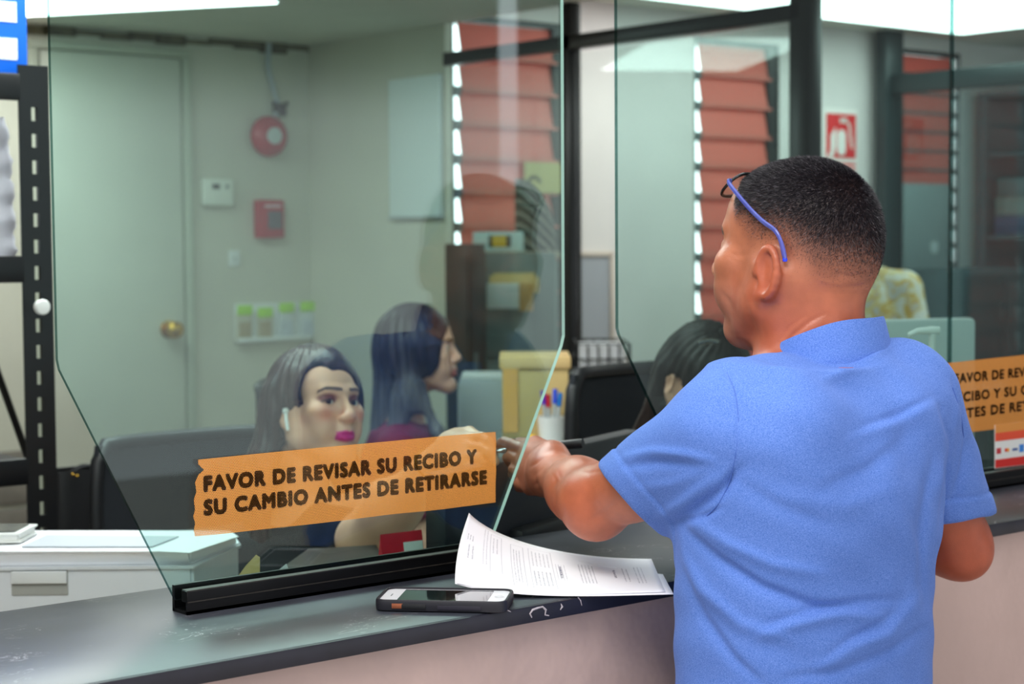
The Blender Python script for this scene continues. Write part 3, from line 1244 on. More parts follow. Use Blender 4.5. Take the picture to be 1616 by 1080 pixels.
S = SDF((M0[0] - .42, M0[1] - .28, .92), (M0[0] + .40, M0[1] + .62, 1.70), .0024)
S.loft(torso_rows(-.006), .02)
S.cone(hm.w((0, -.028, -.035)), NB, .056, .057, .02)
S.cone(hm.w((0, .01, -.07)), NB + np.array((-.01, .02, -.02)), .045, .055, .03)
S.cone(NB + np.array((-.02, 0, -.052)), P(1172, 628, 2.06), .046, .036, .03)
S.cone(NB + np.array((.02, 0, -.052)), SR + np.array((-.02, 0, .028)), .046, .036, .03)
add_head(S, hm, ears=False, ch=.014)
eye_cut(S, hm)
# left ear modelled from its pieces: rim, inner ridge, lobe and the hollow behind the rim
for sg in (-1, 1):
    rim = []
    for i in range(15):
        a = radians(-100 + i * 19.5)
        ry, rz = .0165, .030
        y = -.014 - sin(a) * ry * 0 + cos(a) * ry * -1
        rim.append((sg * (.0815 + .0155 * (.5 - .5 * cos(a)) * 0 + .010 * (0.5 + .5 * cos(a))), -.012 - cos(a) * ry, -.022 + sin(a) * rz))
    for a, b in zip(rim[:-1], rim[1:]):
        hm.cone(S, a, b, .0042, .0042, .004)
    e = rot3('Z', -sg * 24)
    hm.ell(S, (sg * .0805, -.013, -.020), (.0052, .0165, .0290), .006, rot=e)
    hm.ell(S, (sg * .0795, -.004, -.052), (.0062, .0085, .0115), .007, rot=e)
    hm.ell(S, (sg * .0895, -.007, -.020), (.0060, .0085, .0170), .004, sub=True, rot=e)
    hm.cone(S, (sg * .074, .006, -.016), (sg * .0795, .006, -.024), .006, .005, .006)
# nape folds and neck muscle
S.cone(hm.w((-.058, -.03, -.03)), NB + np.array((-.045, .03, -.01)), .016, .020, .025)
S.cone(hm.w((.058, -.03, -.03)), NB + np.array((.045, .02, -.01)), .016, .020, .025)
# arms
MIDA = P(1004, 764, 2.14)
S.cone(SL, MIDA, .046, .038, .03)
S.cone(MIDA, EL, .038, .041, .03)
FL = WL - EL
S.cone(EL, EL + FL * .35, .041, .037, .02)
S.cone(EL + FL * .30 + np.array((0, 0, .002)), WL, .036, .026, .03)
S.ell(EL + np.array((-.004, -.010, -.016)), (.030, .026, .026), None, .02)
S.cone(SR, ER, .052, .043, .03)
S.cone(ER, ER + (WR - ER) * .4, .042, .041, .02)
S.cone(ER + (WR - ER) * .35, WR, .041, .027, .03)
S.ell(ER + np.array((.008, -.012, -.016)), (.026, .026, .026), None, .02)

# left hand: back of the hand towards the hall, thumb up, holding the pen
KN = {'i': P(832, 712, 2.490), 'm': P(829, 731, 2.480), 'r': P(831, 751, 2.470), 'l': P(837, 770, 2.455)}
wr_u = P(872, 722, 2.410)
wr_d = P(868, 762, 2.390)
for a, b, ra, rb in ((wr_u, KN['i'], .0195, .0125), (wr_u * .6 + wr_d * .4, KN['m'], .020, .0125), (wr_u * .35 + wr_d * .65, KN['r'], .020, .0120), (wr_d, KN['l'], .0185, .0115)):
    S.cone(a, b, ra, rb, .014)
S.cone(WL, (wr_u + wr_d) / 2, .028, .026, .02)
# tendons and knuckles on the back of the hand
for kk, a in (('i', .15), ('m', .4), ('r', .65), ('l', .9)):
    st_ = wr_u * (1 - a) + wr_d * a
    off = -np.array(FW) * .010
    S.cone(st_ * .6 + KN[kk] * .4 + off * 1.15, KN[kk] + off * .75, .0045, .0068, .006)
fl = [(.0098, .0088), (.0088, .0080), (.0080, .0066)]
d = lambda a, b: b - a
tip_i = P(793, 701, 2.535)
finger(S, KN['i'], P(812, 704, 2.510) - KN['i'], P(800, 699.5, 2.525) - P(812, 704, 2.510), P(790, 703.5, 2.535) - P(800, 699.5, 2.525), (.034, .018, .013), fl)
finger(S, KN['m'], P(806, 719, 2.513) - KN['m'], P(799, 722, 2.535) - P(806, 719, 2.513), P(803, 733, 2.550) - P(799, 722, 2.535), (.036, .022, .014), fl)
finger(S, KN['r'], P(810, 740, 2.500) - KN['r'], P(808, 752, 2.535) - P(810, 740, 2.500), P(822, 758, 2.540) - P(808, 752, 2.535), (.033, .024, .016), fl)
finger(S, KN['l'], P(820, 763, 2.475) - KN['l'], P(819, 772, 2.505) - P(820, 763, 2.475), P(832, 776, 2.510) - P(819, 772, 2.505), (.026, .020, .014), [(.0088, .008), (.008, .0072), (.0072, .006)])
# thumb: leaves the upper side of the palm and presses on the pen from behind
th0 = P(869, 718, 2.435)
S.cone(th0, P(845, 702, 2.500), .0165, .0125, .012)
S.cone(P(845, 702, 2.500), P(820, 702, 2.540), .0115, .0100, .005)
S.cone(P(820, 702, 2.540), P(803, 707, 2.550), .0100, .0080, .004)
S.ell(P(874, 710, 2.420), (.014, .012, .010), None, .012)
# right hand resting on the counter edge in front of him
hw = WR + np.array((-.030, .060, -.008))
S.cone(WR, hw, .028, .022, .02, flat=((0, 0, 1), 1.4))
for i in range(4):
    b = hw + np.array((-.035 + i * .021, .004 + .008 * (i in (1, 2)), -.004))
    finger(S, b, (-.05, 1, -.1), (-.05, 1, -.35), (-.05, 1, -.5), (.034, .02, .016), fl)
finger(S, WR + np.array((-.03, .03, -.004)), (-.8, .6, -.1), (-.4, 1, -.1), (-.2, 1, -.2), (.028, .024, .018), [(.012, .011), (.011, .0095), (.0095, .008)])
V, F = S.mesh()
V = laplace(V, F, 2)
N = vnormals(V, F)
px, py, dd = proj(V)
vis = sstep(.05, .35, -(N @ np.array(FW)))

def crease(pts, w, a, w2=None):
    """a fold: a ridge (a>0) or valley (a<0) along a line on the surface, w = half width, in units of ~0.75 mm"""
    best = np.full(len(V), 1e9)
    tt = np.zeros(len(V))
    n = len(pts) - 1
    for i in range(n):
        a0, b0 = np.array(pts[i], float), np.array(pts[i + 1], float)
        e = b0 - a0
        t = np.clip(((px - a0[0]) * e[0] + (py - a0[1]) * e[1]) / (e @ e), 0, 1)
        dx, dy = px - a0[0] - t * e[0], py - a0[1] - t * e[1]
        sgn = (dx * -e[1] + dy * e[0]) > 0            # one flank steep, the other soft
        q = np.hypot(dx, dy) * np.where(sgn, 1.0, 1.7 if w2 is None else w / w2)
        m = q < best
        best = np.where(m, q, best)
        tt = np.where(m, (i + t) / n, tt)
    fade = np.sin(np.clip(tt * .9 + .05, 0, 1) * pi) ** .6
    return a * np.exp(-(best / w) ** 2) * fade

mm = .001
D_ = np.zeros(len(V))
# skin folds: down the side of the neck, across the nape, behind the jaw, in the elbow and over the knuckles
for pts, w_, a_ in (([(1236, 548), (1252, 528), (1276, 508), (1302, 494)], 3.5, -1.3), ([(1228, 540), (1246, 516), (1270, 498)], 3, -.9), ([(1250, 552), (1272, 528), (1304, 512)], 3, -1.0),
                    ([(1322, 432), (1345, 436), (1368, 430)], 4, -1.2), ([(1336, 452), (1356, 452), (1372, 446)], 3.5, -.9), ([(1290, 440), (1310, 446), (1336, 448)], 4, .7),
                    ([(1176, 470), (1182, 500), (1196, 528)], 6, -1.1), ([(1140, 462), (1150, 474), (1156, 492)], 5, -1.3), ([(1150, 398), (1164, 404), (1180, 402)], 3, -.7), ([(1148, 404), (1162, 412)], 2.5, -.6),
                    ([(935, 822), (960, 806), (986, 782)], 8, -1.6), ([(900, 742), (930, 746), (956, 742)], 4, -.8),
                    ([(862, 735), (852, 745), (842, 752)], 3, -1.2), ([(858, 722), (846, 732), (836, 738)], 3, -1.5), ([(860, 752), (850, 762), (842, 768)], 3, -1.2), ([(872, 748), (878, 760), (874, 772)], 3, -1.0), ([(880, 742), (886, 756), (882, 770)], 3, -.9)):
    D_ += crease(pts, w_, a_ * mm)
V = V + N * (D_ * vis)[:, None]
V = laplace(V, F, 1, .3)
L = hm.local(V)
N = vnormals(V, F)
# skin colour: warm tan, redder on ears, neck and elbows, darker shaved scalp fading in from the nape
skin = np.array(lin((174, 105, 76)))
red = np.array(lin((166, 68, 42)))
pale = np.array(lin((206, 140, 114)))
scalp = np.array(lin((40, 31, 34)))
c = np.repeat(skin[None], len(V), 0)
def mixc(c, m, w):
    return c + (m - c) * np.clip(w, 0, 1)[:, None]
c = mixc(c, red, .55 * sstep(.0, -.10, L[:, 2]) * (L[:, 1] < .05) * (L[:, 2] < 0) )
c = mixc(c, red, .45 * sstep(.075, .085, np.abs(L[:, 0])) * (np.abs(L[:, 2]) < .06) * (np.abs(L[:, 1]) < .05))
dE = np.linalg.norm(V - EL, axis=1)
dR = np.linalg.norm(V - ER, axis=1)
c = mixc(c, red, .42 * sstep(.16, .02, dE) + .4 * sstep(.12, .02, dR))
dH = np.linalg.norm(V - (KN['m'] + WL) / 2, axis=1)
c = mixc(c, np.array(lin((170, 95, 72))), .5 * sstep(.12, .05, dH))
# hair line fields in head coordinates
def hair_density(L):
    """1 where the hair is thick, fading down the back and the sides, 0 on face and neck"""
    az_ = np.arctan2(np.abs(L[:, 0]), -L[:, 1])            # 0 at the back, pi at the front
    lo = np.interp(az_, [0, .6, 1.1, 1.5, 1.9, 2.2, 2.5, 3.14], [-.050, -.044, -.028, -.004, -.010, .020, .080, .088])
    hi = np.interp(az_, [0, .6, 1.1, 1.5, 1.9, 2.2, 2.5, 3.14], [.056, .060, .070, .078, .078, .070, .088, .094])
    t = sstep(lo, hi, L[:, 2] + .004 * np.sin(L[:, 1] * 90 + L[:, 0] * 70))
    return np.where((L[:, 2] > -.04) & (np.linalg.norm(L, axis=1) < .16), t, 0)
hd = hair_density(L)
c = mixc(c, scalp, .97 * hd ** .75)
beard = sstep(.012, .05, L[:, 1]) * sstep(-.03, -.06, L[:, 2]) * (L[:, 2] > -.15) * (np.linalg.norm(L, axis=1) < .16)
c = mixc(c, np.array(lin((150, 98, 84))), .45 * beard)
brow = (np.abs(L[:, 2] - .027 + .25 * np.maximum(np.abs(L[:, 0]) - .03, 0)) < .0045) & (np.abs(L[:, 0]) > .010) & (np.abs(L[:, 0]) < .050) & (L[:, 1] > .05)
c = mixc(c, scalp * .6, .9 * brow)
lips = (np.abs(L[:, 0]) < .022) & (L[:, 1] > .088) & (np.abs(L[:, 2] + .0655) < .0085)
c = mixc(c, np.array(lin((170, 92, 84))), .7 * lips)
m_skin_m = mat_skin('skin_tanned', .38, sss=.02, amount=.13)
body = np_mesh('body', V, F, m_skin_m, man, c)

# eyes (hidden from behind, still there)
m_eye = mat('eye_white', (230, 224, 218), .2)
m_iris = mat('iris_brown', (50, 30, 22), .15)
def eyes(h, parent, look=(0, 1, 0), r=.0118):
    for sg in (-1, 1):
        c0 = (sg * .0315, .0765, .003)
        l = np.array(look, float)
        l /= np.linalg.norm(l)
        T = Matrix.Translation(Vector(h.w(c0)))
        ev = MB(T @ Matrix.Diagonal((h.s,) * 3).to_4x4())
        ev.lathe([(r * sin(pi * i / 14), -r * cos(pi * i / 14)) for i in range(15)], 24, close=False)
        eo = ev.build('eyeball', m_eye, parent)
        d = Vector(h.R @ l)
        Q = d.to_track_quat('Z', 'Y').to_matrix().to_4x4()
        MB(T @ Q @ Matrix.Diagonal((h.s,) * 3).to_4x4()).lathe([(r * sin(a) * 1.01, r * cos(a) * 1.02) for a in (.50, .38, .25, .12, .01)], 20, close=False).build('iris', m_iris, eo)
eyes(hm, man)

# ---- short cropped hair: every strand is a thin blade standing off the scalp
ang = lambda v: v / (np.linalg.norm(v, axis=1, keepdims=True) + 1e-9)
fc = V[F].mean(1)
fN = ang(np.cross(V[F[:, 2]] - V[F[:, 0]], V[F[:, 3]] - V[F[:, 1]]))
Lf = hm.local(fc)
hf = hair_density(Lf)
sel = np.where(hf > .03)[0]
NH = 110000
pr = hf[sel] ** 1.5
pick = rng.choice(sel, NH, p=pr / pr.sum())
u = rng.random((NH, 2, 1))
p0 = V[F[pick, 0]] * (1 - u[:, 0]) * (1 - u[:, 1]) + V[F[pick, 1]] * u[:, 0] * (1 - u[:, 1]) + V[F[pick, 2]] * u[:, 0] * u[:, 1] + V[F[pick, 3]] * (1 - u[:, 0]) * u[:, 1]
n0 = fN[pick]
dn = hf[pick][:, None]
ln_ = (.0010 + .0046 * dn ** 1.5) * (.7 + .6 * rng.random((NH, 1)))
# growth: from the crown outwards, forward on top and down at the sides
crown = hm.w((.012, -.070, .095))
flow = p0 - crown
flow -= n0 * (flow * n0).sum(1, keepdims=True)
flow = ang(flow)
# the groove of a thin parting on top
dirv = ang(n0 * .62 + flow * (.75 + .2 * rng.random((NH, 1))) + .22 * rng.standard_normal((NH, 3)))
tip = p0 + dirv * ln_
side = ang(np.cross(dirv, rng.standard_normal((NH, 3)))) * (0.00013 + .00010 * rng.random((NH, 1)))
HV = np.stack([p0 - side, p0 + side, tip + side * .3], 1).reshape(-1, 3)
HF = np.arange(NH * 3).reshape(-1, 3)
base = np.array(lin((24, 21, 28)))
hc = base[None] * (.6 + .9 * rng.random((NH, 1)))
hc = np.where(rng.random((NH, 1)) < .05, np.array(lin((128, 122, 130))), hc)
gm = NT('cropped_hair')
hb = gm.n('ShaderNodeBsdfPrincipled', Roughness=.38)
ha = gm.n('ShaderNodeAttribute', _attribute_name='Col')
gm.l(ha.outputs['Color'], hb.inputs['Base Color'])
gm.l(hb.outputs[0], gm.out.inputs[0])
hair = np_mesh('hair', HV, HF, gm.m, man, np.repeat(hc, 3, 0), smooth=False)
hair['kind'] = 'stuff'
hair['label'] = 'short cropped black hair with scattered grey'
# brow hairs
# ---- polo shirt
HEM = P(1000, 789, 2.13)                 # middle of the left sleeve opening
axL = EL - SL
axL /= np.linalg.norm(axL)
T2 = SDF((M0[0] - .36, M0[1] - .22, .93), (M0[0] + .34, M0[1] + .34, 1.50), .0033)
T2.loft(torso_rows(.004), .02)
T2.cone(NB + np.array((-.02, -.002, -.052)), P(1172, 628, 2.06), .050, .044, .03)
T2.cone(NB + np.array((.02, -.002, -.052)), SR + np.array((-.02, -.004, .028)), .050, .044, .03)
T2.cone(NB + np.array((0, -.010, -.018)), NB + np.array((0, -.03, -.06)), .066, .07, .02)
T2.cone(NB + np.array((0, -.020, -.075)), np.array((M0[0], M0[1] - .045, 1.25)), .055, .085, .04)     # upper back
T2.cone(np.array((M0[0] - .095, M0[1] - .05, 1.33)), np.array((M0[0] - .07, M0[1] - .045, 1.22)), .060, .06, .04)   # left shoulder blade
T2.cone(np.array((M0[0] + .095, M0[1] - .045, 1.33)), np.array((M0[0] + .08, M0[1] - .045, 1.22)), .060, .06, .04)
nl = HEM - SL
nl /= np.linalg.norm(nl)
BANDS = []
def band(c_, n_, a_):
    BANDS.append((c_, n_))
# opening of the left sleeve tilted: its line runs from the top left to the lower right in view
ha_, hb_ = P(950, 737, 2.13), P(1046, 838, 2.12)
hx_ = (hb_ - ha_) / np.linalg.norm(hb_ - ha_)
hn = np.cross(hx_, np.array(FW) + .12 * RT)
hn /= np.linalg.norm(hn)
if hn @ axL < 0:
    hn = -hn
HEM = (ha_ + hb_) / 2 + np.array(FW) * .02
nl = HEM - SL
nl /= np.linalg.norm(nl)
T2.cone(SL, HEM + nl * .05, .070, .0545, .03, cut=(HEM, hn))
band(HEM, hn, nl)
HER = SR + (ER - SR) * .80
ar = (ER - SR) / np.linalg.norm(ER - SR)
hrn = np.array((.02, -.12, -1.0))
hrn /= np.linalg.norm(hrn)
T2.cone(SR + np.array((-.012, 0, -.004)), HER + ar * .03, .074, .0610, .03, cut=(HER, hrn))
band(HER, hrn, ar)
# hollow sleeves and neck
T2.cone(HEM - nl * .06, HEM + nl * .05, .044, .049, .003, sub=True)
T2.cone(HER - ar * .06, HER + ar * .05, .050, .054, .003, sub=True)
T2.cone(NB + np.array((-.002, .010, .004)), NB + np.array((0, .02, .12)), .050, .060, .004, sub=True)
V, F = T2.mesh()
V = laplace(V, F, 3)
N = vnormals(V, F)
# the sewn cuff bands stand a little proud of the sleeves
for c_, n_ in BANDS:
    q = (V - c_) @ n_
    near = np.linalg.norm(V - c_, axis=1) < .11
    V = V + N * (.0016 * (q > -.026) * near - .0016 * np.exp(-((q + .028) / .0022) ** 2) * near)[:, None]
N = vnormals(V, F)
px, py, dd = proj(V)
vis = sstep(.12, .45, -(N @ np.array(FW)))

D_ = np.zeros(len(V))
# long drag folds from the left armpit across the back
D_ += crease([(1075, 830), (1130, 880), (1200, 925), (1280, 955), (1350, 960)], 11, -5 * mm)
D_ += crease([(1085, 815), (1150, 858), (1220, 890), (1300, 905)], 12, 3.0 * mm)
D_ += crease([(1070, 860), (1110, 930), (1170, 985), (1250, 1010)], 14, 4 * mm)
D_ += crease([(1080, 900), (1110, 975), (1160, 1040), (1200, 1075)], 10, -3.5 * mm)
D_ += crease([(1200, 1002), (1260, 980), (1330, 965), (1390, 975)], 13, 4.5 * mm)
D_ += crease([(1210, 985), (1290, 962), (1350, 950), (1420, 945)], 9, -3.5 * mm)
D_ += crease([(1290, 1055), (1340, 1020), (1400, 1000), (1450, 940)], 14, 4 * mm)
D_ += crease([(1300, 1040), (1350, 1005), (1410, 970)], 9, -3 * mm)
D_ += crease([(1240, 1070), (1320, 1060), (1400, 1030), (1460, 990)], 10, -3 * mm)
D_ += crease([(1420, 800), (1440, 860), (1440, 920)], 14, 2.5 * mm)
D_ += crease([(1475, 720), (1460, 800), (1455, 880), (1462, 960)], 10, -3 * mm)
# folds under the collar and between the shoulder blades
D_ += crease([(1300, 600), (1360, 575), (1400, 550), (1412, 530)], 9, 3.0 * mm)
D_ += crease([(1310, 585), (1365, 560), (1398, 540)], 7, -.9 * mm)
D_ += crease([(1350, 690), (1410, 670), (1470, 640)], 13, 2.6 * mm)
D_ += crease([(1360, 672), (1420, 652), (1470, 625)], 8, -2 * mm)
D_ += crease([(1300, 770), (1370, 740), (1430, 690)], 16, -2.5 * mm)
D_ += crease([(1240, 780), (1330, 800), (1410, 770)], 20, 2.2 * mm)
D_ += crease([(1160, 760), (1230, 800), (1310, 830)], 18, -2.2 * mm)
D_ += crease([(1190, 560), (1250, 590), (1330, 590)], 14, 1.6 * mm)
# left sleeve: seam at the shoulder, folds running to the armpit
D_ += crease([(1142, 578), (1160, 610), (1166, 660), (1160, 730), (1140, 790), (1110, 818)], 2.6, -1.6 * mm, 2.6)
D_ += crease([(1136, 578), (1153, 612), (1158, 660), (1152, 730), (1133, 786)], 3, .9 * mm, 3)
D_ += crease([(985, 720), (1030, 712), (1080, 716), (1120, 726)], 9, 3.2 * mm)
D_ += crease([(985, 735), (1040, 728), (1090, 732)], 9, -2.6 * mm)
D_ += crease([(1060, 832), (1100, 800), (1140, 770), (1165, 740)], 11, -5.5 * mm)
D_ += crease([(1040, 815), (1080, 790), (1125, 755)], 11, 2.6 * mm)
D_ += crease([(1075, 822), (1108, 815), (1140, 800)], 5, -4 * mm)
D_ += crease([(1010, 770), (1060, 765), (1110, 745)], 12, 1.6 * mm)
# right sleeve
D_ += crease([(1503, 600), (1518, 650), (1524, 700), (1515, 760)], 3, -1.6 * mm, 3)
D_ += crease([(1500, 800), (1520, 740), (1530, 690)], 8, -3 * mm)
D_ += crease([(1480, 770), (1500, 700), (1512, 640)], 9, 2.2 * mm)
D_ += crease([(1485, 640), (1500, 690), (1495, 760), (1484, 840)], 6, -3.5 * mm)
V = V + N * (1.35 * D_ * vis)[:, None]
# gentle irregular drape everywhere
ph = 2 * pi * V
D2 = .0009 * np.sin(ph[:, 2] * 9 + 3 * np.sin(ph[:, 0] * 4)) * np.sin(ph[:, 0] * 7 + ph[:, 2] * 3) + .0007 * np.sin(ph[:, 2] * 17 + ph[:, 0] * 11)
V = V + N * D2[:, None]
V = laplace(V, F, 1, .4)

g = NT('pique_knit')
b = g.n('ShaderNodeBsdfPrincipled', Roughness=.85)
b.inputs['Specular IOR Level'].default_value = .2
b.inputs['Sheen Weight'].default_value = .2
b.inputs['Sheen Roughness'].default_value = .5
b.inputs['Sheen Tint'].default_value = (*lin((170, 190, 255)), 1)
tc = g.n('ShaderNodeTexCoord')
n1 = g.n('ShaderNodeTexNoise', Scale=1100, Detail=2)
n2 = g.n('ShaderNodeTexNoise', Scale=620, Detail=2)
mp = g.n('ShaderNodeMapping')
mp.inputs['Scale'].default_value = (1, 1, 2.2)
g.l(tc.outputs['Object'], mp.inputs['Vector'])
g.l(mp.outputs[0], n1.inputs['Vector'])
g.l(mp.outputs[0], n2.inputs['Vector'])
ad = g.n('ShaderNodeMath', _operation='ADD')
g.l(n1.outputs['Fac'], ad.inputs[0])
g.l(n2.outputs['Fac'], ad.inputs[1])
cr = g.n('ShaderNodeValToRGB')
cr.color_ramp.elements[0].position = .36
cr.color_ramp.elements[0].color = (*lin((58, 99, 180)), 1)
cr.color_ramp.elements[1].position = .64
cr.color_ramp.elements[1].color = (*lin((112, 143, 217)), 1)
hf_ = g.n('ShaderNodeMath', _operation='MULTIPLY')
hf_.inputs[1].default_value = .5
g.l(ad.outputs[0], hf_.inputs[0])
g.l(hf_.outputs[0], cr.inputs[0])
g.l(cr.outputs[0], b.inputs['Base Color'])
bp = g.n('ShaderNodeBump', Strength=.35, Distance=.0008)
g.l(n1.outputs['Fac'], bp.inputs['Height'])
g.l(bp.outputs[0], b.inputs['Normal'])
g.l(b.outputs[0], g.out.inputs[0])
m_shirt = g.m
shirt = np_mesh('polo_shirt', V, F, m_shirt, man)
# stitched seams: round the armholes and down the sides
N = vnormals(V, F)
px, py, dd = proj(V)
front_ = np.where((N @ np.array(FW)) < .15)[0]
m_seam = mat('seam_thread', (70, 104, 184), .8)
def seam(pts, r=.0008):
    out_ = []
    for (xa, ya), (xb, yb) in zip(pts[:-1], pts[1:]):
        for q in range(6):
            x_, y_ = xa + (xb - xa) * q / 6, ya + (yb - ya) * q / 6
            i_ = front_[np.argmin((px[front_] - x_) ** 2 + (py[front_] - y_) ** 2)]
            p_ = P(x_, y_, dd[i_])
            out_.append(p_ + N[i_] * .0002)
    out_ = np.array(out_)
    for _ in range(4):
        out_[1:-1] = (out_[:-2] + 2 * out_[1:-1] + out_[2:]) / 4
    MB().tube(list(out_), r, 6).build('seam', m_seam, shirt, smooth=60)
seam([(1146, 586), (1160, 618), (1166, 660), (1163, 710), (1152, 760), (1135, 796), (1112, 818)])
seam([(1503, 612), (1516, 650), (1522, 700), (1516, 750), (1500, 792)])

# ribbed collar folded over: inner stand and outer fall in one sheet of cloth round the neck
def collar_pt(u, v):
    a = 2 * pi * (u * .93 + .035) + radians(100)        # starts and ends at the throat
    front = .5 + .5 * cos(a - radians(100))               # 1 at the throat
    # lower edge outside -> top fold -> down inside
    if v < .6:
        t = v / .6
        r = .0860 + (.0700 - .0860) * t ** 1.3
        z = -.068 + .076 * t
    else:
        t = (v - .6) / .4
        r = .0700 - .007 * t
        z = .008 + .006 * sin(t * pi) - .03 * t
    z += .004 - .052 * front ** 1.3
    rr_ = r + .010 * front * (v < .3)
    c0 = NB + np.array((.002, -.004, .030))
    wob = .0016 * sin(5 * a) * (1 - v)
    return c0 + np.array((cos(a) * rr_ * 1.03, sin(a) * rr_ * .96, z + wob))
MB().grid(collar_pt, 72, 22, thick=.0022).build('collar', m_shirt, shirt, smooth=80)

# trousers, belt line and shoes below the frame
tr = SDF((M0[0] - .28, M0[1] - .24, 0.04), (M0[0] + .28, M0[1] + .24, 1.0), .008)
tr.loft([(.80, M0[0], M0[1], .172, .128), (.90, M0[0], M0[1] + .004, .172, .124), (.965, M0[0], M0[1] + .006, .166, .122)], .03)
for sg in (-1, 1):
    tr.cone((M0[0] + sg * .09, M0[1], .82), (M0[0] + sg * .105, M0[1] + .015, .46), .092, .066, .03)
    tr.cone((M0[0] + sg * .105, M0[1] + .015, .46), (M0[0] + sg * .11, M0[1] - .01, .09), .066, .054, .03, cut=((0, 0, .06), (0, 0, -1)))
V, F = tr.mesh()
np_mesh('trousers', laplace(V, F, 2), F, mat('denim_dark', (42, 50, 72), .85, var=.2, scale=90), man)
for sg in (-1, 1):
    sh = SDF((M0[0] + sg * .115 - .08, M0[1] - .14, -.01), (M0[0] + sg * .115 + .08, M0[1] + .24, .14), .005)
    a = np.array((M0[0] + sg * .11, M0[1] - .03, .045))
    sh.cone(a, a + np.array((sg * .02, .15, -.005)), .044, .040, .02)
    sh.cone(a + np.array((0, 0, .01)), a + np.array((0, 0, .06)), .044, .046, .02)
    sh.halfspace((0, 0, 0.002), (0, 0, -1))
    V, F = sh.mesh()
    np_mesh('shoe', V, F, mat('shoe_leather', (34, 28, 26), .4), man)

# ------------------------------------------------------------------ glasses pushed up on his forehead
gl = thing('eyeglasses', 'black rimmed eyeglasses with translucent blue temples pushed up on the forehead of the customer', 'glasses', hm.w((0, .08, .09)))
dn_ = np.array((0, .677, -.737))      # down the lens
fw_ = np.array((0, .737, .677))       # out of the lens
def lens_pt(cx, a, k=1.0, off=0.0):
    # rounded rectangle outline
    ca, sa = cos(a), sin(a)
    e = 2.6
    r = (abs(ca / .0265) ** e + abs(sa / .0205) ** e) ** (-1 / e) * k
    x = cx + ca * r
    return hm.w(np.array((x, .074, .083)) + dn_ * (sa * r) + fw_ * (-.25 * abs(x) ** 1.6 * .9 + off) + np.array((0, .0, .0)))
m_rim = mat('rim_black', (14, 13, 16), .25)
m_lens = mat_glass('lens_glass', (.95, .97, .96))
m_temple = NT('temple_blue')
b = m_temple.n('ShaderNodeBsdfPrincipled', Roughness=.12, IOR=1.45)
b.inputs['Base Color'].default_value = (*lin((120, 130, 225)), 1)
b.inputs['Transmission Weight'].default_value = .55
m_temple.l(b.outputs[0], m_temple.out.inputs[0])
for sg in (-1, 1):
    MB().tube([lens_pt(sg * .034, 2 * pi * i / 36) for i in range(36)], .0020, 8, closed=True).build('rim', m_rim, gl)
    le = MB()
    o1 = [lens_pt(sg * .034, 2 * pi * i / 36, .97, .0006) for i in range(36)]
    o2 = [lens_pt(sg * .034, 2 * pi * i / 36, .97, -.0006) for i in range(36)]
    le.mesh(o1 + o2, [tuple(range(36)), tuple(range(71, 35, -1))])
    le.build('lens', m_lens, gl, smooth=0)
    hinge = lens_pt(sg * .034, (radians(-14) if sg > 0 else radians(194)))
    pts = [hinge, hm.w((sg * .073, .062, .083)), hm.w((sg * .0795, .030, .058)), hm.w((sg * .0815, .004, .040)), hm.w((sg * .0835, -.016, .030)), hm.w((sg * .0845, -.027, .016)), hm.w((sg * .0850, -.035, -.004))]
    # smooth the temple
    sm_ = []
    for i in range(len(pts) - 1):
        p0_, p1_, p2_, p3_ = pts[max(i - 1, 0)], pts[i], pts[i + 1], pts[min(i + 2, len(pts) - 1)]
        for q in range(5):
            t_ = q / 5
            sm_.append(.5 * ((2 * p1_) + (-p0_ + p2_) * t_ + (2 * p0_ - 5 * p1_ + 4 * p2_ - p3_) * t_ ** 2 + (-p0_ + 3 * p1_ - 3 * p2_ + p3_) * t_ ** 3))
    sm_.append(pts[-1])
    tp = MB().tube(sm_, [.0026] * (len(sm_) - 6) + [.0028, .0030, .0032, .0033, .0031, .0024], 8, flat=(.8, 1.35)).build('temple', m_temple.m, gl)
    wc = MB().tube([sm_[1] * .5 + sm_[2] * .5] + sm_[3:-4:3], .0006, 6).build('wire_core', mat('core_metal', (150, 150, 190), .3, metal=1), tp)
    MB().lathe([(.0004, -.003), (.0026, -.0026), (.0030, 0), (.0024, .0022), (.0004, .003)], 12, c=sm_[-1]).build('tip', mat('tip_blue', (30, 60, 225), .3), tp)
MB().tube([lens_pt(-.034, radians(-20)), hm.w((0, .081, .086)), lens_pt(.034, radians(200))], .0018, 8).build('bridge', m_rim, gl)

# pen in his left hand
pa, pb = P(783, 713, 2.547), P(920, 700, 2.490)
pen = thing('pen', 'black pen with a silver tip held between the fingers of the customer', 'pen', pa)
v = Vector(pb - pa)
Q = Matrix.Translation(Vector(pa)) @ v.to_track_quat('Z', 'Y').to_matrix().to_4x4()
ln_p = v.length
MB(Q).lathe([(.0040, .018), (.0052, .022), (.0056, .06), (.0060, ln_p * .55), (.0068, ln_p * .57), (.0070, ln_p - .004), (.0062, ln_p)], 18).build('barrel', m_blackp, pen)
MB(Q).lathe([(.0008, -.004), (.0022, .004), (.0040, .018)], 16).build('tip', mat('silver', (190, 196, 204), .22, metal=1), pen)
MB(Q).box((.0072, 0, ln_p * .78), (.0016, .003, ln_p * .34), bev=.0005).build('clip', m_blackp, pen)
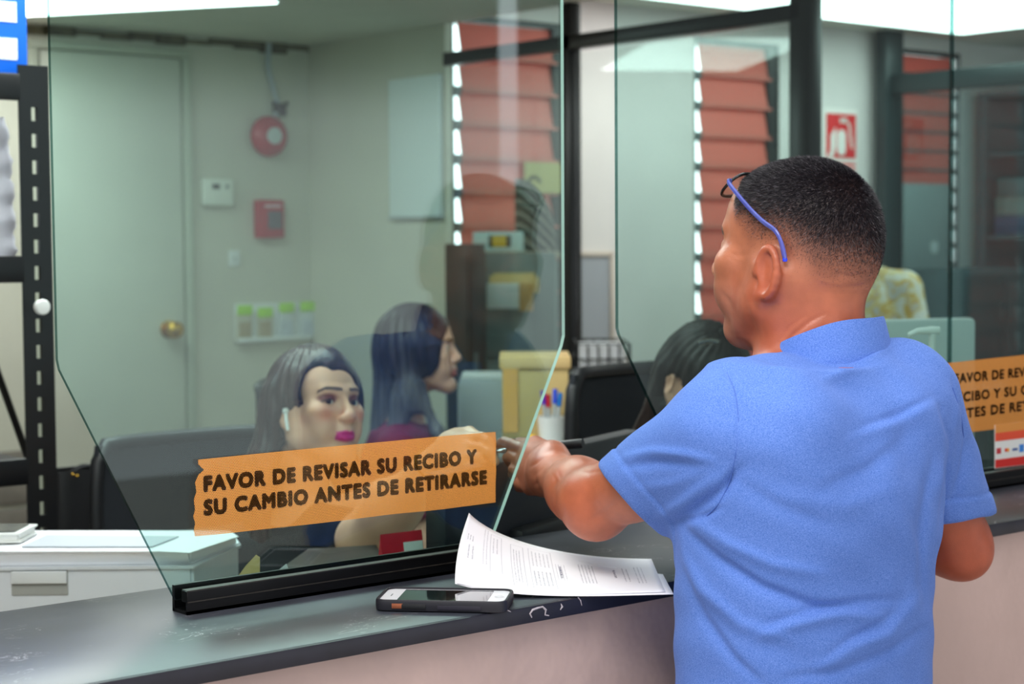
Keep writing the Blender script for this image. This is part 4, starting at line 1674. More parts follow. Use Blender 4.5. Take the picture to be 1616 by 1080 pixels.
# ------------------------------------------------------------------ the clerks
m_skin_f = mat_skin('skin_light', .40, sss=.05, amount=.05, fine=900)
def hair_mat(name, rgb, rgb2=None, rough=.32, z0=None, z1=None):
    """long straight hair: fine strands down the length, optional lighter lengths below z0"""
    g = NT(name)
    b = g.n('ShaderNodeBsdfPrincipled', Roughness=rough)
    b.inputs['Specular IOR Level'].default_value = .25
    tc = g.n('ShaderNodeTexCoord')
    mp = g.n('ShaderNodeMapping')
    mp.inputs['Scale'].default_value = (170, 170, 7)
    g.l(tc.outputs['Object'], mp.inputs['Vector'])
    nz = g.n('ShaderNodeTexNoise', Scale=1, Detail=5)
    nz.inputs['Distortion'].default_value = .4
    g.l(mp.outputs[0], nz.inputs['Vector'])
    m2_ = g.n('ShaderNodeMapping')
    m2_.inputs['Scale'].default_value = (42, 42, 3)
    g.l(tc.outputs['Object'], m2_.inputs['Vector'])
    nz2 = g.n('ShaderNodeTexNoise', Scale=1, Detail=3)
    g.l(m2_.outputs[0], nz2.inputs['Vector'])
    av = g.n('ShaderNodeMath', _operation='ADD')
    g.l(nz.outputs['Fac'], av.inputs[0])
    g.l(nz2.outputs['Fac'], av.inputs[1])
    st2 = g.n('ShaderNodeMapRange')
    st2.inputs['From Min'].default_value = .75
    st2.inputs['From Max'].default_value = 1.3
    g.l(av.outputs[0], st2.inputs['Value'])
    mx = g.n('ShaderNodeMix', _data_type='RGBA')
    c = lin(rgb)
    mx.inputs[6].default_value = (*[v * .45 for v in c], 1)
    mx.inputs[7].default_value = (*[v * 2.4 for v in c], 1)
    g.l(st2.outputs[0], mx.inputs[0])
    last = mx
    if rgb2:
        sp = g.n('ShaderNodeSeparateXYZ')
        g.l(tc.outputs['Object'], sp.inputs[0])
        mr = g.n('ShaderNodeMapRange')
        mr.inputs['From Min'].default_value = z0
        mr.inputs['From Max'].default_value = z1
        g.l(sp.outputs['Z'], mr.inputs['Value'])
        m1 = g.n('ShaderNodeMath', _operation='MULTIPLY')
        g.l(mr.outputs[0], m1.inputs[0])
        g.l(nz.outputs['Fac'], m1.inputs[1])
        m2 = g.n('ShaderNodeMix', _data_type='RGBA')
        m2.inputs[7].default_value = (*lin(rgb2), 1)
        g.l(m1.outputs[0], m2.inputs[0])
        g.l(mx.outputs[2], m2.inputs[6])
        last = m2
    g.l(last.outputs[2], b.inputs['Base Color'])
    bp = g.n('ShaderNodeBump', Strength=.5, Distance=.002)
    g.l(nz.outputs['Fac'], bp.inputs['Height'])
    g.l(bp.outputs[0], b.inputs['Normal'])
    g.l(b.outputs[0], g.out.inputs[0])
    return g.m


def face_colors(V, h, skin, lip, shadow=None, blush=None, browc=(60, 40, 34), brow_lift=.0):
    L = h.local(V)
    x, y, z = np.abs(L[:, 0]), L[:, 1], L[:, 2]
    near = np.linalg.norm(L, axis=1) < .17
    c = np.repeat(np.array(lin(skin))[None], len(V), 0)
    mixc_ = lambda c, m, w: c + (np.array(lin(m)) - c) * np.clip(w * near, 0, 1)[:, None]
    if blush:
        c = mixc_(c, blush, .65 * np.exp(-((x - .044) / .018) ** 2 - ((z + .024) / .016) ** 2) * (y > .03))
        c = mixc_(c, blush, .25 * np.exp(-(x / .02) ** 2 - ((z + .03) / .012) ** 2) * (y > .09))
    if shadow:
        ex, ez = (x - .034) / .023, (z - .0085) / .0115
        c = mixc_(c, shadow, .95 * sstep(1.15, .55, np.hypot(ex, ez)) * (y > .04))
        # lash line
        c = mixc_(c, (30, 18, 20), .9 * np.exp(-((z - .0065 + .9 * (x - .0315) ** 2 * 20) / .0017) ** 2) * sstep(.0175, .014, np.abs(x - .033)) * (y > .04))
    bz = .0245 + brow_lift + .10 * (x - .012) - 4.2 * np.maximum(x - .036, 0) ** 2 * 8
    c = mixc_(c, browc, .92 * sstep(.0046, .0026, np.abs(z - bz) * (1 + 12 * np.maximum(x - .03, 0))) * (x > .009) * (x < .052) * (y > .04))
    lw = .0235 - .0 * x
    up_ = -.0572 - .16 * np.maximum(x - .006, 0) - .0018 * (x < .004)
    dn__ = -.0775 + .20 * np.maximum(x - .007, 0)
    c = mixc_(c, lip, sstep(.0015, -.0005, z - up_) * sstep(-.0015, .0005, z - dn__) * (x < lw) * (y > .07))
    return c


def seated_legs(t, x, y, yaw, m):
    """thighs on the seat, shins down, shoes on the floor"""
    f = np.array((cos(radians(yaw)), sin(radians(yaw)), 0))
    r = np.array((f[1], -f[0], 0))
    c = np.array((x, y, 0.0))
    S = SDF(c + np.array((-.6, -.6, ZF)), c + np.array((.6, .6, .76)), .009)
    S.ell(c + np.array((0, 0, .665)), (.165, .165, .075), None, .03)
    for sg in (-1, 1):
        h_ = c + r * sg * .085 + np.array((0, 0, .665))
        k_ = c + r * sg * .10 + f * .36 + np.array((0, 0, .655))
        a_ = c + r * sg * .10 + f * .36 + np.array((0, 0, ZF + .10))
        S.cone(h_, k_, .074, .058, .03)
        S.cone(k_, a_, .056, .042, .02)
    V, F = S.mesh()
    np_mesh('trousers', laplace(V, F, 2), F, m, t)
    for sg in (-1, 1):
        a_ = c + r * sg * .10 + f * .34 + np.array((0, 0, ZF + .042))
        MB().tube([a_ - f * .03, a_ + f * .03, a_ + f * .11, a_ + f * .16], [.034, .040, .038, .022], 14, flat=(1, .95)).build('shoe', mat('shoe_black', (22, 22, 24), .4), t)



# --- first clerk: behind the tall screen, arm stretched out to the customer
D1 = 3.12
h1 = Head(P(499, 644, D1), 275, 10, -6, .86)
B1 = h1.w((0, -.10, -.33))                     # chest centre
B1[2] = .93
w1 = thing('person', 'person with long dark hair and bright pink lips, seated behind the orange notice', 'person', (B1[0], B1[1] + .04, ZF))
SLa = P(612, 800, 3.02)      # her left shoulder (right in view)
SRa = np.array((B1[0] - .175, B1[1] + .03, 1.0))
ELa = P(572, 852, 2.86)
WLa = P(708, 713, 2.66)
S = SDF((B1[0] - .32, B1[1] - .85, .55), (B1[0] + .42, B1[1] + .20, h1.o[2] + .16), .0024)
S.loft([(.60, B1[0], B1[1] + .05, .165, .13), (.68, B1[0], B1[1] + .05, .15, .115), (.80, B1[0], B1[1] + .02, .145, .105), (.92, B1[0], B1[1], .155, .10), (.99, B1[0], B1[1] + .005, .15, .085), (1.03, B1[0], B1[1] + .01, .10, .06)], .02)
nb1 = np.array((B1[0] + .0, B1[1] + .0, 1.03))
S.cone(h1.w((0, -.022, -.05)), nb1, .047, .050, .02)
S.cone(nb1, SLa, .045, .045, .03)
S.cone(nb1, SRa, .045, .045, .03)
add_head(S, h1, fem=True)
eye_cut(S, h1, .0023, -.0024)
S.cone(SLa, ELa, .045, .040, .02)
fl1 = WLa - ELa
S.cone(ELa, ELa + fl1 * .4, .040, .039, .02)
S.cone(ELa + fl1 * .35, WLa, .038, .025, .03)
S.cone(SRa, SRa + np.array((-.03, -.05, -.26)), .044, .038, .02)
S.cone(SRa + np.array((-.03, -.05, -.26)), SRa + np.array((.04, -.29, -.17)), .037, .026, .02)
hb1 = SRa + np.array((.04, -.29, -.17))
S.cone(hb1, hb1 + np.array((.02, -.07, 0)), .026, .022, .02)
for i in range(4):
    finger(S, hb1 + np.array((-.012 + .02 * i, -.078, .002)), (.1, -1, 0), (.1, -1, -.3), (.1, -1, -.6), (.032, .02, .016), [(.0082, .0076), (.0076, .007), (.007, .006)])
finger(S, hb1 + np.array((.035, -.04, 0)), (.8, -.7, 0), (.4, -1, 0), (.2, -1, -.2), (.022, .022, .018), [(.010, .009), (.009, .0085), (.0085, .007)])
# outstretched hand: palm inwards, fingers closing on the tip of the pen
kn = [P(741, 692, 2.60), P(740, 706, 2.585), P(736, 720, 2.575), P(731, 733, 2.57)]
wu, wd = P(711, 697, 2.65), P(705, 727, 2.64)
for i, kk in enumerate(kn):
    a = i / 3
    S.cone(wu * (1 - a) + wd * a, kk, .0165, .0105, .012)
fr_ = [(.0084, .0076), (.0076, .0070), (.0070, .0058)]
finger(S, kn[0], P(759, 690, 2.575) - kn[0], P(769, 697, 2.56) - P(759, 690, 2.575), P(774, 707, 2.555) - P(769, 697, 2.56), (.033, .020, .014), fr_)
finger(S, kn[1], P(759, 708, 2.56) - kn[1], P(768, 713, 2.55) - P(759, 708, 2.56), P(772, 720, 2.55) - P(768, 713, 2.55), (.034, .021, .014), fr_)
finger(S, kn[2], P(754, 724, 2.55) - kn[2], P(760, 733, 2.55) - P(754, 724, 2.55), P(753, 742, 2.56) - P(760, 733, 2.55), (.031, .021, .014), fr_)
finger(S, kn[3], P(745, 740, 2.555) - kn[3], P(748, 749, 2.56) - P(745, 740, 2.555), P(741, 754, 2.57) - P(748, 749, 2.56), (.025, .017, .012), fr_)
S.cone(P(719, 690, 2.67), P(741, 684, 2.635), .0135, .0105, .012)
S.cone(P(741, 684, 2.635), P(760, 694, 2.60), .0100, .0090, .004)
S.cone(P(760, 694, 2.60), P(772, 706, 2.58), .0088, .0070, .004)
V, F = S.mesh()
V = laplace(V, F, 2)
c = face_colors(V, h1, (232, 178, 150), (214, 34, 128), (122, 54, 46), (222, 122, 104), (74, 52, 50), brow_lift=.002)
np_mesh('body', V, F, m_skin_f, w1, c)
eyes(h1, w1, look=(.35, 1, -.12), r=.0124)

# hair: sleek, parted on one side, falling behind the shoulder
def long_hair(h, name, m, parent, lo, hi, fall, hgt=.0032, face=((.008, .116, -.040), (.0680, .090, .108)), extra=()):
    T = SDF(lo, hi, hgt)
    h.ell(T, (0, -.012, .034), (.087, .110, .099), .02)
    h.ell(T, (0, -.050, -.01), (.083, .070, .080), .03)
    for sg in (-1, 1):
        h.ell(T, (sg * .066, .018, .0), (.021, .050, .075), .02)
    for a, b, ra, rb, fl_ in fall:
        T.cone(h.w(a), h.w(b), ra * h.s, rb * h.s, .03, flat=fl_ and (h.R @ np.array(fl_[0]), fl_[1]))
    c_, r_ = face
    h.ell(T, c_, r_, .008, sub=True)
    for (c2, r2) in extra:
        h.ell(T, c2, r2, .008, sub=True)
    V, F = T.mesh()
    V = laplace(V, F, 2)
    Lh = h.local(V)
    N = vnormals(V, F)
    # combed grooves running down the lengths
    an_ = np.arctan2(Lh[:, 0], -Lh[:, 1])
    V = V + N * ((.0019 * np.sin(an_ * 23 + 3 * np.sin(Lh[:, 2] * 12)) + .0008 * np.sin(an_ * 71 + 2)) * sstep(.07, .01, Lh[:, 1]))[:, None]
    return np_mesh(name, V, F, m, parent)

lo1 = h1.o - np.array((.22, .22, .34))
hi1 = h1.o + np.array((.22, .22, .16))
hair1 = long_hair(h1, 'hair', hair_mat('hair_dark_brown', (46, 33, 33)), w1, lo1, hi1,
          [((.088, -.030, .02), (.104, -.055, -.13), .024, .036, ((1, 0, 0), 1.5)), ((.104, -.055, -.13), (.112, -.075, -.30), .036, .030, ((1, 0, 0), 1.5)),
           ((-.080, -.010, .02), (-.084, -.02, -.13), .018, .026, ((1, 0, 0), 1.5)), ((-.084, -.020, -.13), (-.098, .0, -.34), .028, .024, ((1, 0, 0), 1.4)),
           ((0, -.075, -.02), (0, -.105, -.26), .065, .060, ((0, 1, 0), 1.7))],
          extra=(((.084, .040, -.048), (.036, .054, .055)), ((.050, .092, .026), (.034, .060, .052)), ((.03, .03, .155), (.006, .09, .036))))
# white earbud in her right ear
eb = thing('earbud', 'white wireless earbud in the ear of the clerk with pink lips', 'earbud', h1.w((.083, .0, -.012)))
T = Matrix.Identity(4)
for i in range(3):
    for j in range(3):
        T[i][j] = h1.R[i][j] * h1.s
    T[i][3] = h1.o[i]
MB(T).tube([(.0825, .008, -.011), (.086, .012, -.026), (.086, .017, -.050)], [.0042, .0038, .0034], 10).build('stem', m_white, eb)
MB(T @ Matrix.Translation((.0835, .008, -.010))).lathe([(.0072 * sin(pi * i / 8), -.0072 * cos(pi * i / 8)) for i in range(9)], 14, close=False).build('bud', m_white, eb)
# black short sleeved top with a keyhole neckline
T = SDF((B1[0] - .30, B1[1] - .45, .58), (B1[0] + .40, B1[1] + .22, 1.10), .004)
T.loft([(.60, B1[0], B1[1] + .05, .175, .14), (.66, B1[0], B1[1] + .05, .160, .125), (.80, B1[0], B1[1] + .02, .155, .115), (.92, B1[0], B1[1], .165, .110), (.99, B1[0], B1[1] + .005, .158, .095), (1.035, B1[0], B1[1] + .01, .105, .068)], .02)
T.cone(nb1 + np.array((0, 0, -.01)), SLa, .052, .054, .03)
T.cone(nb1 + np.array((0, 0, -.01)), SRa, .052, .054, .03)
al = (ELa - SLa) / np.linalg.norm(ELa - SLa)
T.cone(SLa, SLa + (ELa - SLa) * .95, .055, .049, .02, cut=(SLa + (ELa - SLa) * .72, al))
T.cone(SRa, SRa + np.array((-.03, -.05, -.24)), .055, .048, .02, cut=(SRa + np.array((-.02, -.03, -.18)), (-.11, -.18, -.97)))
T.ell((B1[0] + .01, B1[1] - .11, .95), (.028, .04, .035), None, .006, sub=True)
V, F = T.mesh()
np_mesh('top', laplace(V, F, 2), F, mat('black_cloth', (22, 22, 30), .8, var=.2, scale=200), w1)

seated_legs(w1, B1[0], B1[1] + .05, -90, mat('dark_trousers', (40, 42, 52), .85))
# bracelet of gold on the outstretched wrist
br = thing('bracelet', 'thin gold bracelet on the outstretched wrist behind the orange notice', 'bracelet', ELa + fl1 * .86)
Q = Matrix.Translation(Vector(ELa + fl1 * .84)) @ Vector(fl1).to_track_quat('Z', 'Y').to_matrix().to_4x4()
MB(Q).tube([(.0305 * cos(2 * pi * i / 30), .0305 * sin(2 * pi * i / 30), .003 * sin(4 * pi * i / 30)) for i in range(30)], .0018, 6, closed=True).build('chain', m_brass, br)


def figure(name_label, h, sho, rows, top_mat, skin, lip, hairf=None, arms=(), sleeves=(), loc=(0, 0, 0), hs=.0036, lo=None, hi=None, nb=None, necks=.048, top_name='top', neck_hole=None, eye=True):
    t = thing('person', name_label, 'person', loc)
    S = SDF(lo, hi, hs)
    S.loft(rows, .02)
    S.cone(h.w((0, -.022, -.05)), nb, necks * h.s, necks * 1.1, .02)
    for q in sho:
        S.cone(nb, q, .044, .046, .03)
    add_head(S, h, fem=True)
    if eye:
        eye_cut(S, h)
    for a, b, ra, rb in arms:
        S.cone(a, b, ra, rb, .02)
    V, F = S.mesh()
    V = laplace(V, F, 2)
    np_mesh('body', V, F, m_skin_f, t, face_colors(V, h, skin, lip))
    if eye:
        eyes(h, t)
    T = SDF(lo, hi, .006)
    g_ = .010
    T.loft([(z, x, y, a + g_, b + g_) for z, x, y, a, b in rows], .02)
    for q in sho:
        T.cone(nb + np.array((0, 0, -.012)), q, .052, .056, .03)
    for a, b, ra, rb, cut in sleeves:
        T.cone(a, b, ra, rb, .02, cut=cut)
    V, F = T.mesh()
    np_mesh(top_name, laplace(V, F, 2), F, top_mat, t)
    return t


def rows_for(x, y, z0, zs, w=.16, d=.10):
    """seated torso: z0 seat, zs shoulder line"""
    H = zs - z0
    return [(z0, x, y + .0, w * 1.02, d * 1.2), (z0 + .2 * H, x, y, w * .94, d * 1.05), (z0 + .5 * H, x, y, w * .93, d), (z0 + .78 * H, x, y, w * .99, d), (z0 + .92 * H, x, y, w * .92, d * .85), (zs, x, y, w * .6, d * .6)]

# --- second clerk: in profile, maroon blouse, dark hair fading to ash
D2 = 4.6
h2 = Head(P(660, 553, D2), -41, 3, 0, .93)
f2 = h2.R[:, 1]
r2 = h2.R[:, 0]
b2 = h2.o - f2 * .045
zs2 = h2.o[2] - .205
nb2 = np.array((b2[0], b2[1], zs2 + .01))
sA = np.array((b2[0], b2[1], zs2 - .045)) + r2 * .165
sB = np.array((b2[0], b2[1], zs2 - .045)) - r2 * .165
eA = sA + np.array((0, 0, -.24)) + f2 * .08
eB = sB + np.array((0, 0, -.24)) + f2 * .08
wA = eA + f2 * .24 + np.array((0, 0, .135)) - r2 * .02
wB = eB + f2 * .24 + np.array((0, 0, .135)) + r2 * .02
rows2 = rows_for(b2[0], b2[1], .62, zs2, .155, .105)
SDF_loft_yaw = radians(-41 - 90)
_old = SDF.loft
def _loft(s, rows, k=.02, yaw=None, p=2.3):
    return _old(s, rows, k, SDF_loft_yaw if yaw is None else yaw, p)
SDF.loft = _loft
ha2 = []
for w_, sg in ((wA, 1), (wB, -1)):
    ha2.append((w_, w_ + f2 * .075, .026, .020))
    for i in range(4):
        o_ = w_ + f2 * .078 + r2 * (-.03 + i * .02)
        ha2.append((o_, o_ + f2 * .04 + np.array((0, 0, -.006)), .0080, .0075))
        ha2.append((o_ + f2 * .04 + np.array((0, 0, -.006)), o_ + f2 * .065 + np.array((0, 0, -.022)), .0075, .0062))
    o_ = w_ + f2 * .03 - r2 * .022 * sg
    ha2.append((o_, o_ + f2 * .035 - r2 * .02 * sg, .011, .0085))
w2 = figure('person in profile with ash tipped hair and a maroon blouse, looking right', h2, (sA, sB), rows2,
            mat('maroon_cloth', (122, 24, 66), .75, var=.15, scale=120), (222, 168, 146), (196, 110, 104),
            arms=[(sA, eA, .045, .039), (eA, wA, .038, .025), (sB, eB, .045, .039), (eB, wB, .038, .025)] + ha2,
            sleeves=[(sA, eA, .058, .052, (sA + (eA - sA) * .7, (eA - sA) / .25)), (sB, eB, .058, .052, (sB + (eB - sB) * .7, (eB - sB) / .25))],
            loc=(b2[0], b2[1], ZF), lo=np.array((b2[0] - .40, b2[1] - .62, .55)), hi=np.array((b2[0] + .62, b2[1] + .40, h2.o[2] + .15)), nb=nb2)
long_hair(h2, 'hair', hair_mat('hair_ash', (40, 32, 40), (150, 148, 158), .4, h2.o[2] - .02, h2.o[2] - .22), w2, h2.o - np.array((.24, .24, .36)), h2.o + np.array((.24, .24, .16)),
          [((0.082, -.02, .02), (0.1, -.035, -.13), .020, .034, ((1, 0, 0), 1.4)), ((0.1, -.035, -.13), (0.112, -.105, -.27), .034, .016, ((1, 0, 0), 1.4)),
           ((0.1, .0, -.10), (0.122, .05, -.22), .018, .013, ((1, 0, 0), 1.3)), ((0.122, .05, -.22), (0.13, .090, -.31), .013, .007, None),
           ((-0.082, -.02, .02), (-0.1, -.03, -.25), .020, .030, ((1, 0, 0), 1.4)), ((0, -.08, -.02), (0, -.115, -.26), .066, .060, ((0, 1, 0), 1.6))], .004,
          face=((0, .112, -.035), (.070, .080, .100)))

seated_legs(w2, b2[0], b2[1], -41, mat('dark_trousers', (40, 42, 52), .85))
# --- third clerk: head bent down behind the customer's shoulder, hair clip
D3 = 3.35
h3 = Head(P(1112, 606, D3), 258, -30, -4, .88)
f3, r3 = np.array((cos(radians(266)), sin(radians(266)), 0)), np.array((sin(radians(266)), -cos(radians(266)), 0))
b3 = h3.o - f3 * .10
zs3 = h3.o[2] - .20
nb3 = np.array((b3[0], b3[1], zs3 + .01))
sA, sB = [np.array((b3[0], b3[1], zs3 - .045)) + r3 * q for q in (.16, -.16)]
eA, eB = [q + np.array((0, 0, -.24)) + f3 * .06 for q in (sA, sB)]
wA, wB = [q + f3 * .22 + np.array((0, 0, .04)) for q in (eA, eB)]
SDF_loft_yaw = radians(266 - 90)
ha3 = []
for w_ in (wA, wB):
    ha3.append((w_, w_ + f3 * .075, .026, .020))
    for i in range(4):
        o_ = w_ + f3 * .078 + r3 * (-.03 + i * .02)
        ha3.append((o_, o_ + f3 * .055 + np.array((0, 0, -.012)), .0080, .0066))
    ha3.append((w_ + f3 * .03 + r3 * .02, w_ + f3 * .06 + r3 * .045, .011, .0085))
w3 = figure('person with dark hair, head bent down behind the blue shoulder of the customer', h3, (sA, sB), rows_for(b3[0], b3[1], .62, zs3, .15, .10),
            mat('charcoal_cloth', (40, 40, 50), .8, var=.15, scale=120), (222, 170, 146), (196, 110, 104),
            arms=[(sA, eA, .045, .039), (eA, wA, .038, .025), (sB, eB, .045, .039), (eB, wB, .038, .025)] + ha3,
            sleeves=[(sA, eA, .058, .052, (sA + (eA - sA) * .7, (eA - sA) / .25)), (sB, eB, .058, .052, (sB + (eB - sB) * .7, (eB - sB) / .25))],
            loc=(b3[0], b3[1], ZF), lo=np.array((b3[0] - .36, b3[1] - .52, .55)), hi=np.array((b3[0] + .36, b3[1] + .30, h3.o[2] + .15)), nb=nb3, eye=False)
long_hair(h3, 'hair', hair_mat('hair_black_brown', (26, 20, 19), (80, 54, 42), .5, h3.o[2] - .06, h3.o[2] - .26), w3, h3.o - np.array((.24, .24, .36)), h3.o + np.array((.24, .24, .16)),
          [((.080, -.045, .0), (.100, -.015, -.20), .018, .026, ((1, 0, 0), 1.4)), ((-.080, -.045, .0), (-.100, -.015, -.20), .018, .026, ((1, 0, 0), 1.4)), ((0, -.075, -.01), (0, -.065, -.20), .060, .050, ((0, 1, 0), 1.6))], .004,
          face=((0, .112, -.045), (.066, .082, .098)), extra=(((.090, .012, -.02), (.034, .036, .045)), ((-.090, .012, -.02), (.034, .036, .045))))
seated_legs(w3, b3[0], b3[1], 266, mat('dark_trousers', (40, 42, 52), .85))
hc_ = thing('hair_clip', 'silver hair clip on the dark hair of the bent head behind the customer', 'hair clip', P(1118, 541, D3 - .10))
q0, q1 = P(1102, 543, D3 - .118), P(1134, 541, D3 - .118)
MB().tube([q0 + (q1 - q0) * i / 6 + np.array((0, 0, .004 * sin(pi * i / 6))) for i in range(7)], .0038, 8, flat=(.6, 1.3)).build('clip_bar', mat('clip_silver', (150, 140, 136), .25, metal=1), hc_)

# --- person standing in the back room in a white and yellow floral shirt
D4 = 6.2
h4 = Head(P(1346, 352, D4), 200, 0, 0, .95)
f4, r4 = h4.R[:, 1], h4.R[:, 0]
b4 = h4.o - f4 * .03
zs4 = h4.o[2] - .19
nb4 = np.array((b4[0], b4[1], zs4 + .02))
sA, sB = [np.array((b4[0], b4[1], zs4 - .04)) + r4 * q for q in (.175, -.175)]
eA, eB = [q + np.array((0, 0, -.27)) + r4 * o - f4 * .03 for q, o in ((sA, .05), (sB, -.05))]
wA, wB = [q + np.array((0, 0, -.16)) + f4 * .16 for q in (eA, eB)]
SDF_loft_yaw = radians(200 - 90)
g = NT('floral_cloth')
b = g.n('ShaderNodeBsdfPrincipled', Roughness=.8)
tc = g.n('ShaderNodeTexCoord')
v1 = g.n('ShaderNodeTexNoise', Scale=17, Detail=2)
v1.inputs['Distortion'].default_value = 1.2
g.l(tc.outputs['Object'], v1.inputs['Vector'])
cr = g.n('ShaderNodeValToRGB')
el = cr.color_ramp.elements
el[0].position, el[0].color = .40, (*lin((240, 240, 232)), 1)
el[1].position, el[1].color = .56, (*lin((222, 176, 60)), 1)
x_ = el.new(.50)
x_.color = (*lin((236, 222, 170)), 1)
x_ = el.new(.64)
x_.color = (*lin((210, 206, 196)), 1)
g.l(v1.outputs['Fac'], cr.inputs[0])
g.l(cr.outputs[0], b.inputs['Base Color'])
g.l(b.outputs[0], g.out.inputs[0])
H4 = zs4 - .95
rows4 = [(.95, b4[0], b4[1], .17, .12)] + rows_for(b4[0], b4[1], 1.02, zs4, .17, .11)
ha4 = []
for w_ in (wA, wB):
    d_ = f4 * .5 + np.array((0, 0, -.86))
    ha4.append((w_, w_ + d_ * .08, .026, .020))
    for i in range(4):
        o_ = w_ + d_ * .08 + f4 * (-.03 + i * .02)
        ha4.append((o_, o_ + d_ * .06, .0085, .0066))
    ha4.append((w_ + d_ * .02 + f4 * .02, w_ + d_ * .06 + f4 * .05, .011, .0085))
w4 = figure('person in a white and yellow floral shirt standing in the back room', h4, (sA, sB), rows4, g.m, (206, 152, 126), (180, 100, 96),
            arms=[(sA, eA, .047, .041), (eA, wA, .040, .027), (sB, eB, .047, .041), (eB, wB, .040, .027)] + ha4,
            sleeves=[(sA, eA + (eA - sA) * .2, .064, .058, (eA + (eA - sA) * .02, (eA - sA) / .27)), (sB, eB + (eB - sB) * .2, .064, .058, (eB + (eB - sB) * .02, (eB - sB) / .27))],
            loc=(b4[0], b4[1], ZF), lo=np.array((b4[0] - .42, b4[1] - .42, .92)), hi=np.array((b4[0] + .42, b4[1] + .42, h4.o[2] + .15)), nb=nb4, top_name='floral_shirt', eye=False)
long_hair(h4, 'hair', hair_mat('hair_dark_short', (40, 32, 30)), w4, h4.o - np.array((.2, .2, .2)), h4.o + np.array((.2, .2, .16)), [], .005, face=((0, .108, -.05), (.085, .09, .105)), extra=(((0, 0, -.13), (.12, .12, .07)),))
tr = SDF((b4[0] - .26, b4[1] - .26, ZF - .01), (b4[0] + .26, b4[1] + .26, 1.05), .008)
tr.loft([(.84, b4[0], b4[1], .176, .125), (.93, b4[0], b4[1], .174, .122), (.99, b4[0], b4[1], .168, .118)], .03)
for sg in (-1, 1):
    q = r4 * sg
    tr.cone(np.array((b4[0], b4[1], .86)) + q * .09, np.array((b4[0], b4[1], .52)) + q * .10, .090, .066, .03)
    tr.cone(np.array((b4[0], b4[1], .52)) + q * .10, np.array((b4[0], b4[1], .20)) + q * .10, .066, .056, .03)
V, F = tr.mesh()
np_mesh('trousers', laplace(V, F, 2), F, mat('dark_trousers', (40, 42, 52), .85), w4)
for sg in (-1, 1):
    sh = MB()
    a = np.array((b4[0], b4[1], ZF + .04)) + r4 * sg * .10 - f4 * .03
    sh.tube([a, a + f4 * .06, a + f4 * .13, a + f4 * .17], [.036, .042, .040, .026], 14, flat=(1, .9))
    sh.build('shoe', mat('shoe_leather', (34, 28, 26), .4), w4)
SDF.loft = _old
# ------------------------------------------------------------------ papers and phone on the counter
def bez(c, t):
    c = [np.asarray(q, float) for q in c]
    while len(c) > 1:
        c = [a * (1 - t) + b * t for a, b in zip(c[:-1], c[1:])]
    return c[0]

gp = NT('printed_paper')
b = gp.n('ShaderNodeBsdfPrincipled', Roughness=.75)
uv = gp.n('ShaderNodeUVMap')
sp = gp.n('ShaderNodeSeparateXYZ')
gp.l(uv.outputs[0], sp.inputs[0])
def math_(op, a, bb=None, g=gp):
    m_ = g.n('ShaderNodeMath', _operation=op)
    for i, v in enumerate((a, bb)):
        if v is None:
            continue
        if isinstance(v, (int, float)):
            m_.inputs[i].default_value = v
        else:
            g.l(v, m_.inputs[i])
    return m_.outputs[0]
def rect(u0, u1, v0, v1):
    """1 inside the rectangle of the sheet"""
    a = math_('MULTIPLY', math_('GREATER_THAN', sp.outputs[0], u0), math_('LESS_THAN', sp.outputs[0], u1))
    c = math_('MULTIPLY', math_('GREATER_THAN', sp.outputs[1], v0), math_('LESS_THAN', sp.outputs[1], v1))
    return math_('MULTIPLY', a, c)
def lines(u0, u1, v0, v1, n, seed):
    """fine print, its lines running across the short side of the sheet"""
    fr = math_('FRACT', math_('MULTIPLY', math_('SUBTRACT', sp.outputs[0], u0), n / (u1 - u0)))
    band = math_('MULTIPLY', math_('GREATER_THAN', fr, .35), math_('LESS_THAN', fr, .68))
    nz_ = gp.n('ShaderNodeTexNoise', Scale=1, Detail=2)
    mp_ = gp.n('ShaderNodeMapping')
    mp_.inputs['Scale'].default_value = (90, 120, 1)
    mp_.inputs['Location'].default_value = (seed, seed * 2.3, 0)
    gp.l(uv.outputs[0], mp_.inputs['Vector'])
    gp.l(mp_.outputs[0], nz_.inputs['Vector'])
    ink = math_('GREATER_THAN', nz_.outputs['Fac'], .46)
    return math_('MULTIPLY', math_('MULTIPLY', rect(u0, u1, v0, v1), band), ink)
def box_line(u0, u1, v0, v1, w=.0035):
    return math_('SUBTRACT', rect(u0, u1, v0, v1), rect(u0 + w, u1 - w, v0 + w, v1 - w))
tot = None
for e_, k_ in ((lines(.885, .945, .42, .62, 2, 1), .5), (lines(.80, .84, .40, .95, 2, 2), .35), (box_line(.72, .79, .30, .92), .4), (lines(.735, .78, .62, .88, 2, 3), .4),
               (box_line(.60, .67, .12, .88), .4), (lines(.615, .66, .18, .80, 3, 4), .5), (box_line(.46, .575, .10, .90), .35), (lines(.47, .565, .15, .45, 5, 5), .55), (lines(.47, .565, .55, .85, 5, 6), .4),
               (lines(.41, .445, .35, .62, 1, 7), .9), (lines(.40, .452, .30, .66, 4, 8), .35), (lines(.27, .345, .25, .72, 5, 9), .5), (lines(.17, .20, .40, .62, 1, 10), .8), (lines(.12, .155, .30, .68, 2, 11), .45), (lines(.055, .10, .25, .72, 3, 12), .4),
               (lines(.90, .96, .68, .76, 3, 13), .6)):
    q = math_('MULTIPLY', e_, k_)
    tot = q if tot is None else math_('MAXIMUM', tot, q)
mx = gp.n('ShaderNodeMix', _data_type='RGBA')
mx.inputs[6].default_value = (*lin((240, 240, 246)), 1)
mx.inputs[7].default_value = (*lin((84, 84, 112)), 1)
gp.l(tot, mx.inputs[0])
gp.l(mx.outputs[2], b.inputs['Base Color'])
gp.l(b.outputs[0], gp.out.inputs[0])
